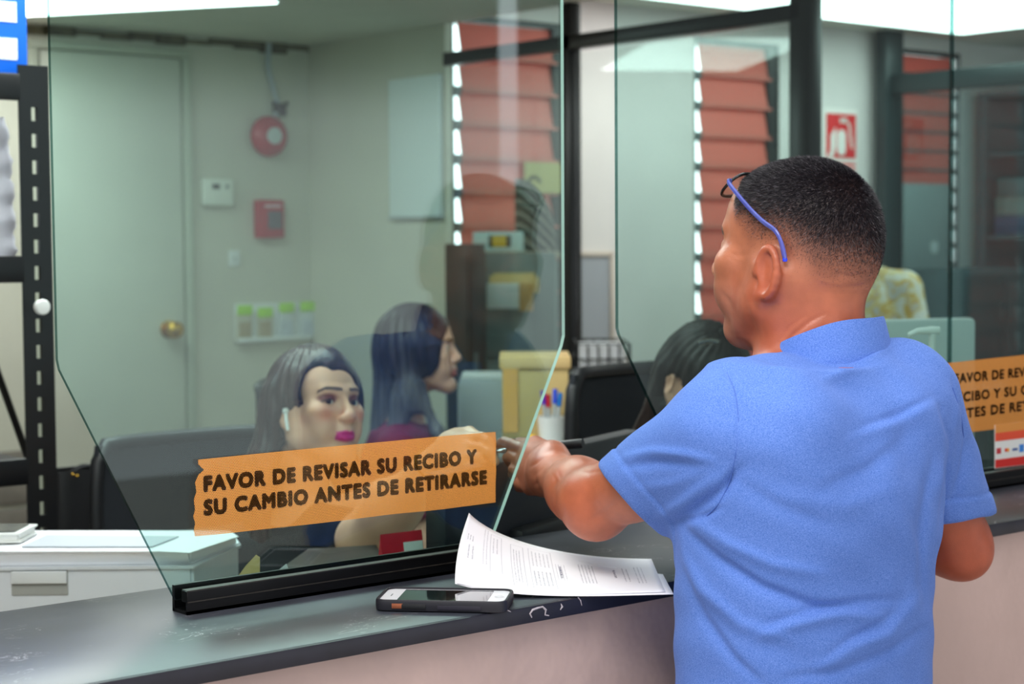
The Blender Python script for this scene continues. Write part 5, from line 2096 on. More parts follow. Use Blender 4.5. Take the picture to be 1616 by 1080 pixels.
m_print = gp.m

def paper(label, front, back, group):
    """a sheet lying on the counter whose far corner curls up against the glass; u runs from the flat end to the curled end"""
    t = thing('printed_sheet', label, 'paper', front[0], group)
    nu, nv = 40, 16
    Pm = np.array([[(1 - v) * bez(front, u) + v * bez(back, u) for v in np.linspace(0, 1, nv)] for u in np.linspace(0, 1, nu)])
    for j in range(nv):
        v = j / (nv - 1)
        Pm[:, j] += np.array((-.010, -.006, 0)) * (4 * v * (1 - v)) * np.linspace(0, 1, nu)[:, None] ** 2
    Pm[:, :, 2] = np.maximum(Pm[:, :, 2], 1.1306)
    me_v = Pm.reshape(-1, 3)
    F = np.array([(i * nv + j, (i + 1) * nv + j, (i + 1) * nv + j + 1, i * nv + j + 1) for i in range(nu - 1) for j in range(nv - 1)])
    o = np_mesh('sheet', me_v, F, m_print, t)
    ul = o.data.uv_layers.new(name='UVMap')
    li = np.empty(len(o.data.loops), np.int32)
    o.data.loops.foreach_get('vertex_index', li)
    uvs = np.stack([(li // nv) / (nu - 1), (li % nv) / (nv - 1)], 1).astype(np.float32)
    ul.data.foreach_set('uv', uvs.ravel())
    sm = o.modifiers.new('thickness', 'SOLIDIFY')
    sm.thickness = .0003
    return t
z0 = 1.1312
fr = [atz(1063, 938.5, z0), atz(960, 941, z0), atz(870, 945, z0), atz(780, 940, 1.134), atz(718, 922, 1.148)]
bk = [atz(1046, 907, z0), atz(960, 898, z0), aty(860, 880, 1.715), aty(775, 850, 1.732), aty(743, 812, 1.742)]
paper('printed white sheet underneath, its right end showing past the sheet on top', fr, [bk[0], bk[1] + np.array((.006, -.004, 0)), bk[2], bk[3], bk[4] + np.array((-.002, .004, -.004))], 'papers on the counter')
up_ = np.array((0, 0, .0012))
fr2 = [atz(1050, 936, z0) + up_, atz(955, 940, z0) + up_, atz(868, 943, z0) + up_, atz(778, 938, 1.134) + up_, atz(721, 921, 1.149)]
bk2 = [atz(1028, 884, z0) + up_, atz(935, 884, z0) + up_, aty(845, 872, 1.705), aty(768, 842, 1.722), aty(740, 810, 1.735)]
paper('printed white sheet on top, its far corner curling up in front of the glass', fr2, bk2, 'papers on the counter')

A_, B_ = atz(590, 966, 1.13), atz(799, 970, 1.13)
ax_ = (B_ - A_) / np.linalg.norm(B_ - A_)
ay_ = np.array((-ax_[1], ax_[0], 0))
LP = .152
phc = (A_ + B_) / 2 + ay_ * .040 + np.array((0, 0, .0))
ph = thing('smartphone', 'white faced smartphone in a black rugged case lying on the counter edge', 'phone', phc)
T = frame((phc[0], phc[1], 1.1302), ax_, ay_, (0, 0, 1))
def rrect(w, h, r, n=6):
    o = []
    for cx, cy, a0 in ((w / 2 - r, h / 2 - r, 0), (-w / 2 + r, h / 2 - r, 90), (-w / 2 + r, -h / 2 + r, 180), (w / 2 - r, -h / 2 + r, 270)):
        for i in range(n + 1):
            a = radians(a0 + 90 * i / n)
            o.append((cx + r * cos(a), cy + r * sin(a)))
    return o
def ring_prism(mb, prof, outer):
    """loft of rounded rectangles (scale inset, z)"""
    n = len(outer[0])
    V = [(x, y, z) for (pts, z) in zip(outer, prof) for x, y in pts]
    F = []
    for i in range(len(prof) - 1):
        for k in range(n):
            F.append((i * n + k, i * n + (k + 1) % n, (i + 1) * n + (k + 1) % n, (i + 1) * n + k))
    F.append(tuple(range(n - 1, -1, -1)))
    mb.mesh(V, F)
    return mb
W_, H_ = LP, .079
cs_ = MB(T)
ring_prism(cs_, [0, .0015, .006, .0115, .0135, .0135, .0118], [rrect(W_ - .006, H_ - .006, .010), rrect(W_ - .001, H_ - .001, .012), rrect(W_, H_, .013), rrect(W_, H_, .013), rrect(W_ - .002, H_ - .002, .012), rrect(W_ - .0065, H_ - .0065, .010), rrect(W_ - .0072, H_ - .0072, .0095)])
cs_.build('case', mat('case_black', (26, 26, 36), .55), ph, smooth=50)
fp = rrect(W_ - .0074, H_ - .0074, .0095)
MB(T).prism(fp, .0060, .0114).build('front_panel', mat('phone_white', (232, 232, 240), .2), ph, smooth=0)
MB(T).box((.0005, 0, .01155), (.104, .0635, .0004)).build('screen', mat('screen_black', (8, 10, 12), .04, coat=1), ph, smooth=0)
MB(T).lathe([(.0058, .01145), (.0058, .0117), (.0048, .0117), (.0046, .01135)], 24, c=(.0625, 0, 0)).build('home_button', mat('button_ring', (205, 205, 212), .3), ph)
MB(T).box((-.0625, 0, .0116), (.0012, .011, .0003), bev=.0001).build('earpiece', m_greyd, ph, smooth=0)
MB(T).box((-.0488, -H_ / 2 - .0001, .0068), (.013, .0012, .0058), bev=.0005).build('switch', mat('copper_switch', (176, 104, 74), .35, metal=.6), ph)
MB(T).box((-.030, -H_ / 2 - .0003, .0066), (.028, .0016, .0056), bev=.0006).build('side_button', m_blackp, ph)
MB(T).box((.022, -H_ / 2 - .0002, .0056), (.050, .0014, .0050), bev=.0006).build('grip', mat('case_grip', (34, 32, 46), .7), ph)

# ------------------------------------------------------------------ desks behind the counter
m_desk = mat('desk_laminate', (214, 206, 190), .5, var=.04, scale=8)
def desk(label, c, size, yaw, ztop=.86):
    t = thing('desk', label, 'desk', (0, 0, 0), 'office desks')
    MB().box((0, 0, ztop - .012), (size[0], size[1], .024), bev=.003).build('desktop', m_desk, t)
    for sx in (-1, 1):
        for sy in (-1, 1):
            MB().box((sx * (size[0] / 2 - .05), sy * (size[1] / 2 - .05), (ZF + ztop - .024) / 2), (.04, .04, ztop - .024 - ZF)).build('leg', m_greyd, t)
    MB().box((0, size[1] / 2 - .02, .62), (size[0] - .14, .018, .4)).build('modesty_panel', m_greyd, t)
    t.location = (c[0], c[1], 0)
    t.rotation_euler = (0, 0, yaw)
    return t
desk('long pale desk against the office side of the counter', (1.5, 2.155, 0), (2.3, .45), pi)
dc2 = b2 + f2 * .60 - r2 * .13
desk('pale desk in front of the clerk in maroon', (dc2[0], dc2[1], 0), (1.05, .52), radians(-41 - 90))

# ------------------------------------------------------------------ office chairs: one built, the rest copies
m_mesh = mat('chair_mesh', (30, 34, 42), .85, var=.25, scale=400, bump=.4, bscale=500)
def make_chair():
    t = thing('office_chair', 'black mesh backed office chair behind the clerk with pink lips', 'chair', (0, 0, 0), 'office chairs')
    MB().box((0, .02, .46), (.48, .46, .07), bev=.03, seg=3).build('seat', m_dark, t)
    def bk_(u, v):
        x = (u - .5) * 2
        z = .54 + .52 * v
        w_ = .225 * (1 - .10 * (1 - v) ** 2) * (1 - .06 * v ** 6)
        y = -.235 - .05 * v + .05 * (v - .4) ** 2 + .035 * x * x
        return (x * w_, y, z)
    MB().grid(bk_, 22, 22, thick=.010).build('backrest', m_mesh, t, smooth=60)
    rim = [bk_(u, 0) for u in np.linspace(.06, .94, 10)] + [bk_(.98, v) for v in np.linspace(.03, .94, 12)] + [bk_(u, 1) for u in np.linspace(.94, .06, 14)] + [bk_(.02, v) for v in np.linspace(.94, .03, 12)]
    MB().tube([(x, y + .004, z) for x, y, z in rim], .014, 8, closed=True).build('back_frame', m_blackp, t, smooth=60)
    MB().tube([(0, -.02, .42), (0, -.22, .43), (0, -.275, .52), (0, -.285, .70), (0, -.295, .92)], [.022, .022, .024, .030, .024], 10, flat=(1.6, .6)).build('back_support', m_blackp, t, smooth=60)
    for sg in (-1, 1):
        a = MB().tube([(sg * .235, .0, .44), (sg * .285, -.02, .50), (sg * .29, -.03, .64), (sg * .285, .0, .67)], .015, 8).build('armrest', m_blackp, t, smooth=60)
        MB().box((sg * .285, .03, .685), (.07, .26, .03), bev=.012).build('arm_pad', m_blackp, a)
    MB().lathe([(.03, .16), (.03, .30), (.022, .30), (.022, .43)], 16).build('column', m_greyd, t)
    for k in range(5):
        a = 2 * pi * k / 5 + .3
        s_ = MB().tube([(0, 0, .15), (.15 * cos(a), .15 * sin(a), .13), (.29 * cos(a), .29 * sin(a), .085)], [.03, .024, .018], 8).build('base_spoke', m_blackp, t)
        MB(Matrix.Translation((.29 * cos(a), .29 * sin(a), .032)) @ Matrix.Rotation(a, 4, 'Z') @ Matrix.Rotation(radians(90), 4, 'X')).lathe([(.010, -.024), (.030, -.020), (.032, 0), (.030, .020), (.010, .024)], 16).build('caster', m_blackp, s_)
    return t
chair = make_chair()
def put_chair(x, y, yaw, label=None, o=None, z=ZF):
    o = o or copy_tree(chair)
    o.location = (x, y, z)
    o.rotation_euler = (0, 0, yaw)
    if label:
        o['label'] = label
    return o
put_chair(B1[0], B1[1] + .10, radians(180), o=chair)
c2 = b2 - f2 * .10
put_chair(c2[0], c2[1], radians(-41 - 90), 'black office chair under the clerk in the maroon blouse')
c3 = put_chair(b3[0] + .215, b3[1] + .02, radians(180), 'black office chair in the gap between the glass screens')
c3.scale = (1.09, 1.09, 1.09)


# ------------------------------------------------------------------ things on the desk along the counter
# white printer: a faceted body, its lid and a drawer handle
zt_, zl_ = 1.075, 1.098
prt = thing('printer', 'large white desktop printer at the left end of the counter', 'printer', atz(150, 893, zt_))
bodyp = [atz(-120, 897, zt_), atz(255, 893, zt_), atz(304, 893, zt_), atz(376, 860, zt_), atz(366, 846, zt_), atz(-120, 846, zt_)]
pb_ = MB()
n = len(bodyp)
pb_.mesh([(p[0], p[1], .862) for p in bodyp] + [(p[0], p[1], zt_) for p in bodyp], [tuple(range(n)), tuple(range(2 * n - 1, n - 1, -1))] + [(i, (i + 1) % n, n + (i + 1) % n, n + i) for i in range(n)])
bmesh.ops.bevel(pb_.bm, geom=list(pb_.bm.edges), offset=.004, segments=2, affect='EDGES')
pb_.build('body', mat('printer_white', (204, 209, 217), .45), prt)
lid = [atz(-120, 870, zl_), atz(252, 870, zl_), atz(298, 872, zl_), atz(373, 847, zl_), atz(360, 838, zl_), atz(-120, 838, zl_)]
low = [atz(-120, 894, zt_ + .0005), atz(254, 890, zt_ + .0005), atz(303, 890, zt_ + .0005), atz(375, 858, zt_ + .0005), atz(364, 845, zt_ + .0005), atz(-120, 845, zt_ + .0005)]
pl = MB()
pl.mesh([tuple(p) for p in low] + [tuple(p) for p in lid], [tuple(range(n)), tuple(range(2 * n - 1, n - 1, -1))] + [(i, (i + 1) % n, n + (i + 1) % n, n + i) for i in range(n)])
bmesh.ops.bevel(pl.bm, geom=list(pl.bm.edges), offset=.003, segments=2, affect='EDGES')
pl.build('lid', mat('printer_lid', (238, 240, 246), .4), prt)
tr_ = [atz(34, 864, zl_ + .001), atz(240, 864, zl_ + .001), atz(282, 848, zl_ + .001), atz(74, 846, zl_ + .001)]
MB().mesh([tuple(p) for p in tr_] + [tuple(p + np.array((0, 0, .0015))) for p in tr_], [(0, 1, 2, 3), (7, 6, 5, 4)] + [(i, (i + 1) % 4, 4 + (i + 1) % 4, 4 + i) for i in range(4)]).build('output_tray', mat('printer_tray', (186, 192, 202), .5), prt, smooth=0)
# handle on the front face
fa, fb = bodyp[0], bodyp[1]
fx = (fb - fa) / np.linalg.norm(fb - fa)
fnn = np.array((fx[1], -fx[0], 0))
fnn = fnn if fnn @ np.array(FW) < 0 else -fnn
def on_front(px_, py_, off):
    d_ = ray(px_, py_)
    t_ = ((fa - CAM) @ fnn) / (d_ @ fnn)
    return CAM + d_ * t_ + fnn * off
h0, h1_ = on_front(18, 901, .001), on_front(108, 939, .001)
cx_, wz = (h0 + h1_) / 2, abs(h0[2] - h1_[2])
wx = abs((h1_ - h0) @ fx)
Th = frame(cx_, fx, (0, 0, 1), fnn)
MB(Th).box((0, 0, -.001), (wx, wz, .004), bev=.001).build('drawer_recess_shade', mat('printer_recess_shade', (150, 152, 150), .6), prt, smooth=0)  # flat darker plate, the shade of a recess put into its colour
MB(Th).box((0, wz * .24, .0035), (wx * .98, wz * .50, .006), bev=.0016).build('drawer_handle', mat('printer_handle', (206, 210, 214), .45), prt)

dv = thing('card_terminal', 'small white terminal with a dark screen lying on the printer', 'terminal', atz(15, 857, zl_))
q = [atz(-70, 860, 1.10), atz(30, 857, 1.10), atz(56, 843, 1.10), atz(-60, 842, 1.10)]
def slab4(q, z0, z1, bev=.002, grow=0):
    c_ = sum(q) / 4
    q = [c_ + (p - c_) * (1 + grow) for p in q]
    m_ = MB()
    m_.mesh([(p[0], p[1], z0) for p in q] + [(p[0], p[1], z1) for p in q], [(0, 1, 2, 3), (7, 6, 5, 4)] + [(i, (i + 1) % 4, 4 + (i + 1) % 4, 4 + i) for i in range(4)])
    if bev:
        bmesh.ops.bevel(m_.bm, geom=list(m_.bm.edges), offset=bev, segments=2, affect='EDGES')
    return m_
slab4(q, 1.1005, 1.115, .003).build('housing', m_white, dv)
slab4(q, 1.1148, 1.1165, .0005, -.16).build('screen', mat('screen_dark', (30, 32, 36), .2), dv)

# black monitor seen from behind, between clerk and customer
mA, mB = P(697, 744, 2.43), P(1010, 692, 2.98)
mA[2] = mB[2] = 1.232
mx_ = (mB - mA) / np.linalg.norm(mB - mA)
my_ = np.array((-mx_[1], mx_[0], 0))
mon = thing('monitor', 'black computer monitor seen from behind, just inside the gap between the screens', 'monitor', ((mA + mB) / 2)[:2].tolist() + [.86])
ml = np.linalg.norm(mB - mA)
Tm = frame((mA + mB) / 2, mx_, my_, (0, 0, 1))
MB(Tm).box((0, .012, -.165), (ml, .036, .33), bev=.008).build('housing', mat('monitor_black', (22, 26, 34), .5), mon)
MB(Tm).box((0, -.016, -.19), (ml * .45, .03, .18), bev=.012).build('rear_cover', m_blackp, mon)
MB(Tm).box((0, .0315, -.165), (ml - .03, .002, .30)).build('screen', mat('screen_black', (8, 10, 12), .04), mon, smooth=0)
MB(Tm).box((0, -.005, -.30), (.06, .025, .12), bev=.004).build('stand', m_blackp, mon)
MB(Tm).box((0, .01, 0.8665 - 1.232), (.24, .17, .012), bev=.005).build('foot', m_blackp, mon)

# red desk calendar, envelopes and a black letter tray behind the foot of the tall screen
rc = thing('desk_calendar', 'red tented desk calendar with a white label, behind the channel', 'calendar', P(668, 860, 2.35))
ra, rb_ = P(634, 874, 2.40), P(700, 867, 2.44)
rx = (rb_ - ra)
rx[2] = 0
rl = np.linalg.norm(rx)
rx /= rl
ry = np.array((-rx[1], rx[0], 0))
Tr = frame((ra[0], ra[1], .862), rx, ry, (0, 0, 1))
hz_ = P(690, 833, 2.50)[2] - .862
MB(Tr).prism([(0, 0), (.10, 0), (.055, hz_)], .0, rl, 'yz').build('cover', mat('red_card', (206, 32, 52), .45), rc, smooth=0)
kz = .82
MB(Tr).mesh([(rl * .52, .055 * .78 - .0012, hz_ * .78), (rl * .98, .055 * .78 - .0012, hz_ * .78), (rl * .98, .055 * .95 - .0012, hz_ * .95), (rl * .52, .055 * .95 - .0012, hz_ * .95),
             (rl * .52, .055 * .78 - .0004, hz_ * .78), (rl * .98, .055 * .78 - .0004, hz_ * .78), (rl * .98, .055 * .95 - .0004, hz_ * .95), (rl * .52, .055 * .95 - .0004, hz_ * .95)],
            [(0, 1, 2, 3), (7, 6, 5, 4)] + [(i, (i + 1) % 4, 4 + (i + 1) % 4, 4 + i) for i in range(4)]).build('label', m_white, rc, smooth=0)

lt_ = thing('letter_tray', 'black letter tray lying flat behind the foot of the tall screen', 'tray', P(520, 885, 2.35))
tq = [P(430, 908, 2.12), P(600, 885, 2.30), P(600, 864, 2.42), P(490, 866, 2.30)]
zq = 1.082
tq = [np.array((p[0], p[1], zq)) for p in (atz(440, 903, zq), atz(600, 884, zq), atz(590, 861, zq), atz(490, 867, zq))]
slab4(tq, .862, zq - .02, .003, -.02).build('tray_body', m_blackp, lt_)
slab4(tq, zq - .019, zq, .004).build('tray_lid', m_black, lt_)
def leaf(name, label, pts, D, m, cat, th=.0006, group=None, zb=.862):
    """stiff sheet standing on edge"""
    t = thing(name, label, cat, (P(*pts[0], D)[0], P(*pts[0], D)[1], zb), group)
    Q_ = [P(x, y, D) for x, y in pts]
    Q_ = [np.array((Q_[0][0], Q_[0][1], zb))] + Q_ + [np.array((Q_[-1][0], Q_[-1][1], zb))]
    n_ = len(Q_)
    k_ = np.array(FW) * np.array((1, 1, 0)) * th
    MB().mesh([tuple(p) for p in Q_] + [tuple(p + k_) for p in Q_], [tuple(range(n_)), tuple(range(2 * n_ - 1, n_ - 1, -1))] + [(i, (i + 1) % n_, n_ + (i + 1) % n_, n_ + i) for i in range(n_)]).build('sheet', m, t, smooth=0)
    return t
leaf('envelope', 'manila envelope standing upright beside the printer', [(374, 912), (388, 893), (404, 876), (410, 880), (410, 910)], 2.28, m_manila, 'envelope')
leaf('paper_slip', 'larger folded white paper slip behind the channel', [(434, 907), (442, 898), (452, 890), (457, 903)], 2.29, m_paper, 'paper', group='paper slips behind the channel')
leaf('paper_slip', 'smaller folded white paper slip behind the channel, next to the black tray', [(458, 905), (468, 896), (477, 894), (480, 901)], 2.31, m_paper, 'paper', group='paper slips behind the channel')

# ------------------------------------------------------------------ black boltless shelf at the left
SH = P(58, 400, 3.2)
shf = thing('metal_shelf', 'black slotted metal shelving at the left edge', 'shelf', (SH[0] - .4, SH[1] + .15, ZF))
zt2 = P(58, 105, 3.2)[2]
def post(x, y, mir=1):
    pm = MB()
    w_, s0, sw, shh, pit = .058, .024, .011, .024, .0475
    pm.box((x - mir * (w_ / 2 - s0 / 2), y, (ZF + zt2) / 2), (s0, .003, zt2 - ZF))
    pm.box((x + mir * (w_ / 2 - (w_ - s0 - sw) / 2), y, (ZF + zt2) / 2), (w_ - s0 - sw, .003, zt2 - ZF))
    z = zt2
    k = 0
    while z > ZF + .1:
        # solid bridges between tapered slots
        top = z
        z -= (pit - shh) if k else .075
        pm.box((x - mir * (w_ / 2 - s0 - sw / 2), y, (top + z) / 2), (sw, .003, top - z))
        z -= shh
        k += 1
    pm.box((x + mir * (w_ / 2 - .0015), y + .026, (ZF + zt2) / 2), (.003, .052, zt2 - ZF))
    return pm.build('post', m_black, shf, smooth=0)
for xx, yy, mi in ((SH[0], SH[1], 1), (SH[0] - .92, SH[1], -1), (SH[0], SH[1] + .40, 1), (SH[0] - .92, SH[1] + .40, -1)):
    post(xx, yy, mi)
levels = [P(20, y, 3.2)[2] for y in (140, 425, 745)] + [.78, .42]
for z in levels:
    for yy in (SH[1] + .004, SH[1] + .404):
        MB().box((SH[0] - .46, yy, z), (.92 - .05, .014, .048), bev=.003).build('shelf_beam', m_black, shf)
    MB().box((SH[0] - .46, SH[1] + .205, z + .012), (.88, .385, .016)).build('shelf_board', mat('shelf_board', (52, 48, 46), .7), shf, smooth=0)
MB().tube([P(-60, 430, 3.5), P(44, 722, 3.5)], .014, 6, flat=(1, .4)).build('brace', m_black, shf)
mg = thing('round_magnet', 'small white round magnet on the black shelf post', 'magnet', P(69, 485, 3.18))
MB(Matrix.Translation(Vector(P(69, 485, 3.15))) @ Matrix.Rotation(radians(90), 4, 'X')).lathe([(.0135, -.012), (.0140, -.003), (.0120, 0), (.002, .0008)], 24).build('cap', m_white, mg)

bx = thing('carton', 'bright blue carton with two white labels on the top of the black shelf', 'box', (SH[0] - .33, SH[1] + .12, levels[0] + .02))
xr = P(26, 60, 3.24)[0]
zb_ = levels[0] + .021
MB().box((xr - .16, SH[1] + .14, zb_ + .16), (.32, .22, .32), bev=.003).build('box_body', mat('blue_card', (20, 104, 224), .4, var=.1, scale=8), bx)
yf = SH[1] + .14 - .1105
for py0, py1 in ((5, 37), (62, 96)):
    z1_, z0_ = P(0, py0, 3.2)[2], P(0, py1, 3.2)[2]
    MB().box((xr - .055, yf, (z0_ + z1_) / 2), (.07, .0012, z1_ - z0_)).build('label', mat('label_white', (215, 222, 232), .6, var=.25, scale=240), bx, smooth=0)
ps = thing('paper_pack', 'white paper wrapped pack standing on the second level of the black shelf', 'paper', (SH[0] - .2, SH[1] + .12, levels[1] + .02))
xr2 = P(20, 300, 3.26)[0]
zz1 = P(10, 188, 3.26)[2]
rows_ = []
def pk(u, v):
    a = u * 2 * pi
    q = (abs(cos(a)) ** .35 * np.sign(cos(a)), abs(sin(a)) ** .35 * np.sign(sin(a)))
    w_ = .0022 * sin(v * 30) + .0016 * sin(v * 67 + a * 3)
    s_ = 1 - .12 * v ** 3
    return (xr2 - .12 + (.12 * s_ + w_) * q[0], SH[1] + .14 + (.09 + w_) * q[1], levels[1] + .022 + (zz1 - levels[1] - .022) * v)
MB().grid(pk, 40, 24, thick=.003, closed_u=True).lathe([(.07, zz1 - .004), (.07, zz1 - .002)], 20, c=(xr2 - .12, SH[1] + .14, 0)).build('wrapping', mat('wrap_paper', (214, 214, 226), .7, var=.08, scale=30), ps, smooth=50)
bt = thing('spray_bottle', 'slim white bottle on the third level of the black shelf', 'bottle', (SH[0] - .12, SH[1] + .2, levels[3] + .02))
c_ = (SH[0] - .075, SH[1] + .2, levels[3] + .0205)
MB().lathe([(.024, 0), (.025, .01), (.025, .17), (.012, .20), (.012, .235)], 18, c=c_).build('bottle_body', m_white, bt)
MB().lathe([(.014, .22), (.014, .262), (.010, .266)], 16, c=c_).build('cap', m_grey, bt)

# black handbag on a stool behind the printer
hb_c = P(128, 800, 3.72)
stl = thing('stool', 'low dark stool under the black handbag', 'stool', (hb_c[0], hb_c[1], ZF))
MB().box((hb_c[0], hb_c[1], .70), (.34, .30, .04), bev=.01).build('seat', m_dark, stl)
for sx in (-1, 1):
    for sy in (-1, 1):
        MB().tube([(hb_c[0] + sx * .13, hb_c[1] + sy * .11, .68), (hb_c[0] + sx * .15, hb_c[1] + sy * .13, ZF)], .014, 8).build('leg', m_black, stl)
hbag = thing('handbag', 'black handbag with two brass studs beside the slotted shelf', 'bag', (hb_c[0], hb_c[1], .72))
zt3 = P(128, 738, 3.72)[2]
def bagf(u, v):
    a = u * 2 * pi
    q = (abs(cos(a)) ** .5 * np.sign(cos(a)), abs(sin(a)) ** .5 * np.sign(sin(a)))
    s_ = 1 - .16 * v ** 2
    return (hb_c[0] + .082 * s_ * q[0], hb_c[1] + .07 * (1 - .5 * v) * q[1], .722 + (zt3 - .722) * v)
MB().grid(bagf, 44, 16, thick=.004, closed_u=True).box((hb_c[0], hb_c[1], .728), (.15, .11, .01)).build('bag_body', mat('bag_leather', (20, 19, 22), .45, bump=.4, bscale=150), hbag, smooth=60)
MB().tube([(hb_c[0] + x_, hb_c[1] - .02, zt3 - .03 + .035 * (1 - (x_ / .05) ** 2)) for x_ in np.linspace(-.05, .05, 15)], .006, 8).build('strap', mat('bag_leather', (20, 19, 22), .45), hbag)
for px_, py_ in ((122, 751), (132, 754)):
    p_ = P(px_, py_, 3.64)
    MB().lathe([(.0034 * sin(pi * i / 8), -.0034 * cos(pi * i / 8)) for i in range(9)], 12, c=(p_[0], hb_c[1] - .045, p_[2]), close=False).build('stud', m_brass, hbag)

# ------------------------------------------------------------------ things on the back wall
def wall_frame(px_, py_, off=0.0):
    p = aty(px_, py_, YB - off)
    return Matrix.Translation(Vector(p)) @ Matrix.Rotation(radians(90), 4, 'X')      # local z points to the room
sz = lambda px_, D=6.75: px_ / 2800 * D
bell = thing('alarm_bell', 'round red alarm bell with a pale centre on the back wall', 'alarm bell', aty(416, 216, YB))
T = wall_frame(416, 216)
R_ = sz(31) / .80 * .86
MB(T).lathe([(R_ * .55, .001), (R_ * .55, .03)], 24).build('mount', m_greyd, bell)
MB(T).lathe([(R_ * .96, .028), (R_, .034), (R_ * .98, .05), (R_ * .80, .068), (R_ * .45, .078), (.02, .081)], 40).build('gong', m_red, bell)
MB(T).lathe([(R_ * .40, .079), (R_ * .40, .084), (R_ * .30, .086), (.003, .088)], 28).build('centre_plate', mat('bell_plate', (196, 204, 204), .4), bell)
cd_ = thing('conduit', 'bent grey conduit running from the ceiling down to the red alarm bell', 'pipe', aty(430, 60, YB))
pp = [aty(424, 44, YB - .02), aty(423, 100, YB - .02), aty(424, 112, YB - .02), aty(437, 160, YB - .02), aty(439, 172, YB - .02), aty(432, 188, YB - .03)]
pp[0][2] = ZC - .003
MB().tube(pp, .011, 10).build('pipe', mat('conduit_grey', (176, 184, 190), .45), cd_, smooth=60)
T = wall_frame(437, 174)
MB(T).box((0, 0, .02), (.05, .05, .03), bev=.006).build('junction_box', m_black, cd_)
MB(T).tube([(-.036, .028, .03), (-.012, .0, .034), (.03, .028, .03)], .009, 8).build('clamp', m_black, cd_)
pull = thing('fire_pull_station', 'red fire alarm pull station on the wall below the bell', 'fire alarm', aty(420, 346, YB))
T = wall_frame(420, 346)
w_, h_ = sz(49), sz(62)
MB(T).box((0, 0, .022), (w_, h_, .042), bev=.006).build('housing', m_red, pull)
MB(T).box((.012, -.004, .046), (w_ * .52, h_ * .46, .008), bev=.003).build('pull_handle', mat('pull_grey', (96, 88, 96), .4), pull)
MB(T).box((.004, h_ * .34, .0445), (w_ * .62, .010, .002)).build('label_strip', mat('pull_label', (226, 190, 196), .5), pull, smooth=0)
th_ = thing('thermostat', 'white wall thermostat with a small dark display', 'thermostat', aty(339, 304, YB))
T = wall_frame(339, 304)
MB(T).box((0, 0, .016), (sz(56), sz(43), .030), bev=.007, seg=3).build('cover', mat('thermostat_white', (222, 224, 212), .5), th_)
MB(T).box((-.012, .022, .0315), (.034, .020, .002), bev=.0006).build('display', mat('lcd_dark', (40, 46, 44), .3), th_)
MB(T).lathe([(.0075, .030), (.0075, .034), (.004, .035)], 16, c=(.036, .022, 0)).build('knob', m_greyd, th_)
bp_ = thing('wall_plate', 'blank white plate on the wall under the thermostat', 'wall plate', aty(369, 408, YB))
T = wall_frame(369, 408)
MB(T).box((0, 0, .004), (.05, .062, .008), bev=.003).build('plate', m_white, bp_)
MB(T).lathe([(.004, .008), (.0035, .0095)], 10).build('screw', m_greyd, bp_)
og = thing('wall_organizer', 'white wall organizer with four pockets and lime green tags', 'organizer', aty(428, 508, YB))
T = wall_frame(428, 508)
W4, H4_ = sz(139), sz(62)
MB(T).box((0, 0, .006), (W4, H4_, .012), bev=.003).build('backing', m_white, og)
MB(T).box((0, -H4_ / 2 + .008, .02), (W4, .016, .036), bev=.003).build('ledge', m_white, og)
tags = [aty(x_, 486, YB) for x_ in (381, 413, 447, 480)]
o0 = aty(428, 508, YB)
for i, (x_, dz_) in enumerate(zip((381, 413, 447, 480), (0, -.012, .004, .006))):
    dx_ = aty(x_, 508, YB)[0] - o0[0]
    pk_ = MB(T).box((dx_, -.012, .020), (W4 * .21, H4_ * .72, .012), bev=.003).build('pocket', mat('pocket_clear_%d' % (i // 2), [(196, 190, 168), (206, 212, 212)][i // 2], .4), og)
    MB(T).box((dx_, H4_ * .34 + dz_, .028), (W4 * .20, H4_ * .26, .003), bev=.0008).build('tag', m_green, og)
    MB(T).box((dx_, -.026, .0275), (W4 * .15, H4_ * .40, .002)).build('card', mat('card_print_%d' % (i // 2), [(176, 160, 128), (196, 204, 214)][i // 2], .7, var=.25, scale=160), pk_, smooth=0)

wb = thing('white_board', 'plain pale board on the side wall left of the red louvres', 'board', atx(660, 240, XP))
ya, yb_ = atx(620, 240, XP)[1], 5.112
MB().box((XP - .010, (ya + yb_) / 2, 1.895), (.018, ya - yb_, .51), bev=.003).build('panel', mat('board_white', (226, 236, 236), .35), wb)
MB().box((XP - .014, (ya + yb_) / 2, 1.638), (.026, ya - yb_ + .004, .012), bev=.002).build('tray', m_grey, wb)

# ------------------------------------------------------------------ cabinets and papers in the middle distance
def box_at(name, label, cat, x0, x1, y0, y1, D, depth, m, zb=ZF, bev=.006, part='body', group=None, yaw=None):
    """a box whose front fills a pixel rectangle at depth D, standing on zb when given"""
    a, b_, c_ = P(x0, y0, D), P(x1, y0, D), P(x0, y1, D)
    w_ = np.linalg.norm(b_ - a)
    t = thing(name, label, cat, (0, 0, 0), group)
    zt = a[2]
    zb = c_[2] if zb is None else zb
    rx_ = np.array((RT[0], RT[1], 0))
    rx_ /= np.linalg.norm(rx_)
    bk_ = np.array((-rx_[1], rx_[0], 0))
    o_ = (a + b_) / 2
    Tq = frame((o_[0], o_[1], 0), rx_, bk_, (0, 0, 1))
    MB(Tq).box((0, depth / 2, (zb + zt) / 2), (w_, depth, zt - zb), bev=bev).build(part, m, t)
    return t, Tq, w_, zt, zb
m_charcoal = mat('charcoal_metal', (46, 48, 50), .5)
m_steel = mat('grey_steel', (132, 142, 142), .45)
t = thing('tall_cabinet', 'tall narrow charcoal cabinet under the red louvres', 'cabinet', (3.84, 4.915, ZF))
zt = P(730, 385, 6.1)[2]
MB().box((3.84, 4.915, (ZF + zt) / 2), (.08, .13, zt - ZF), bev=.005).build('body', m_charcoal, t)
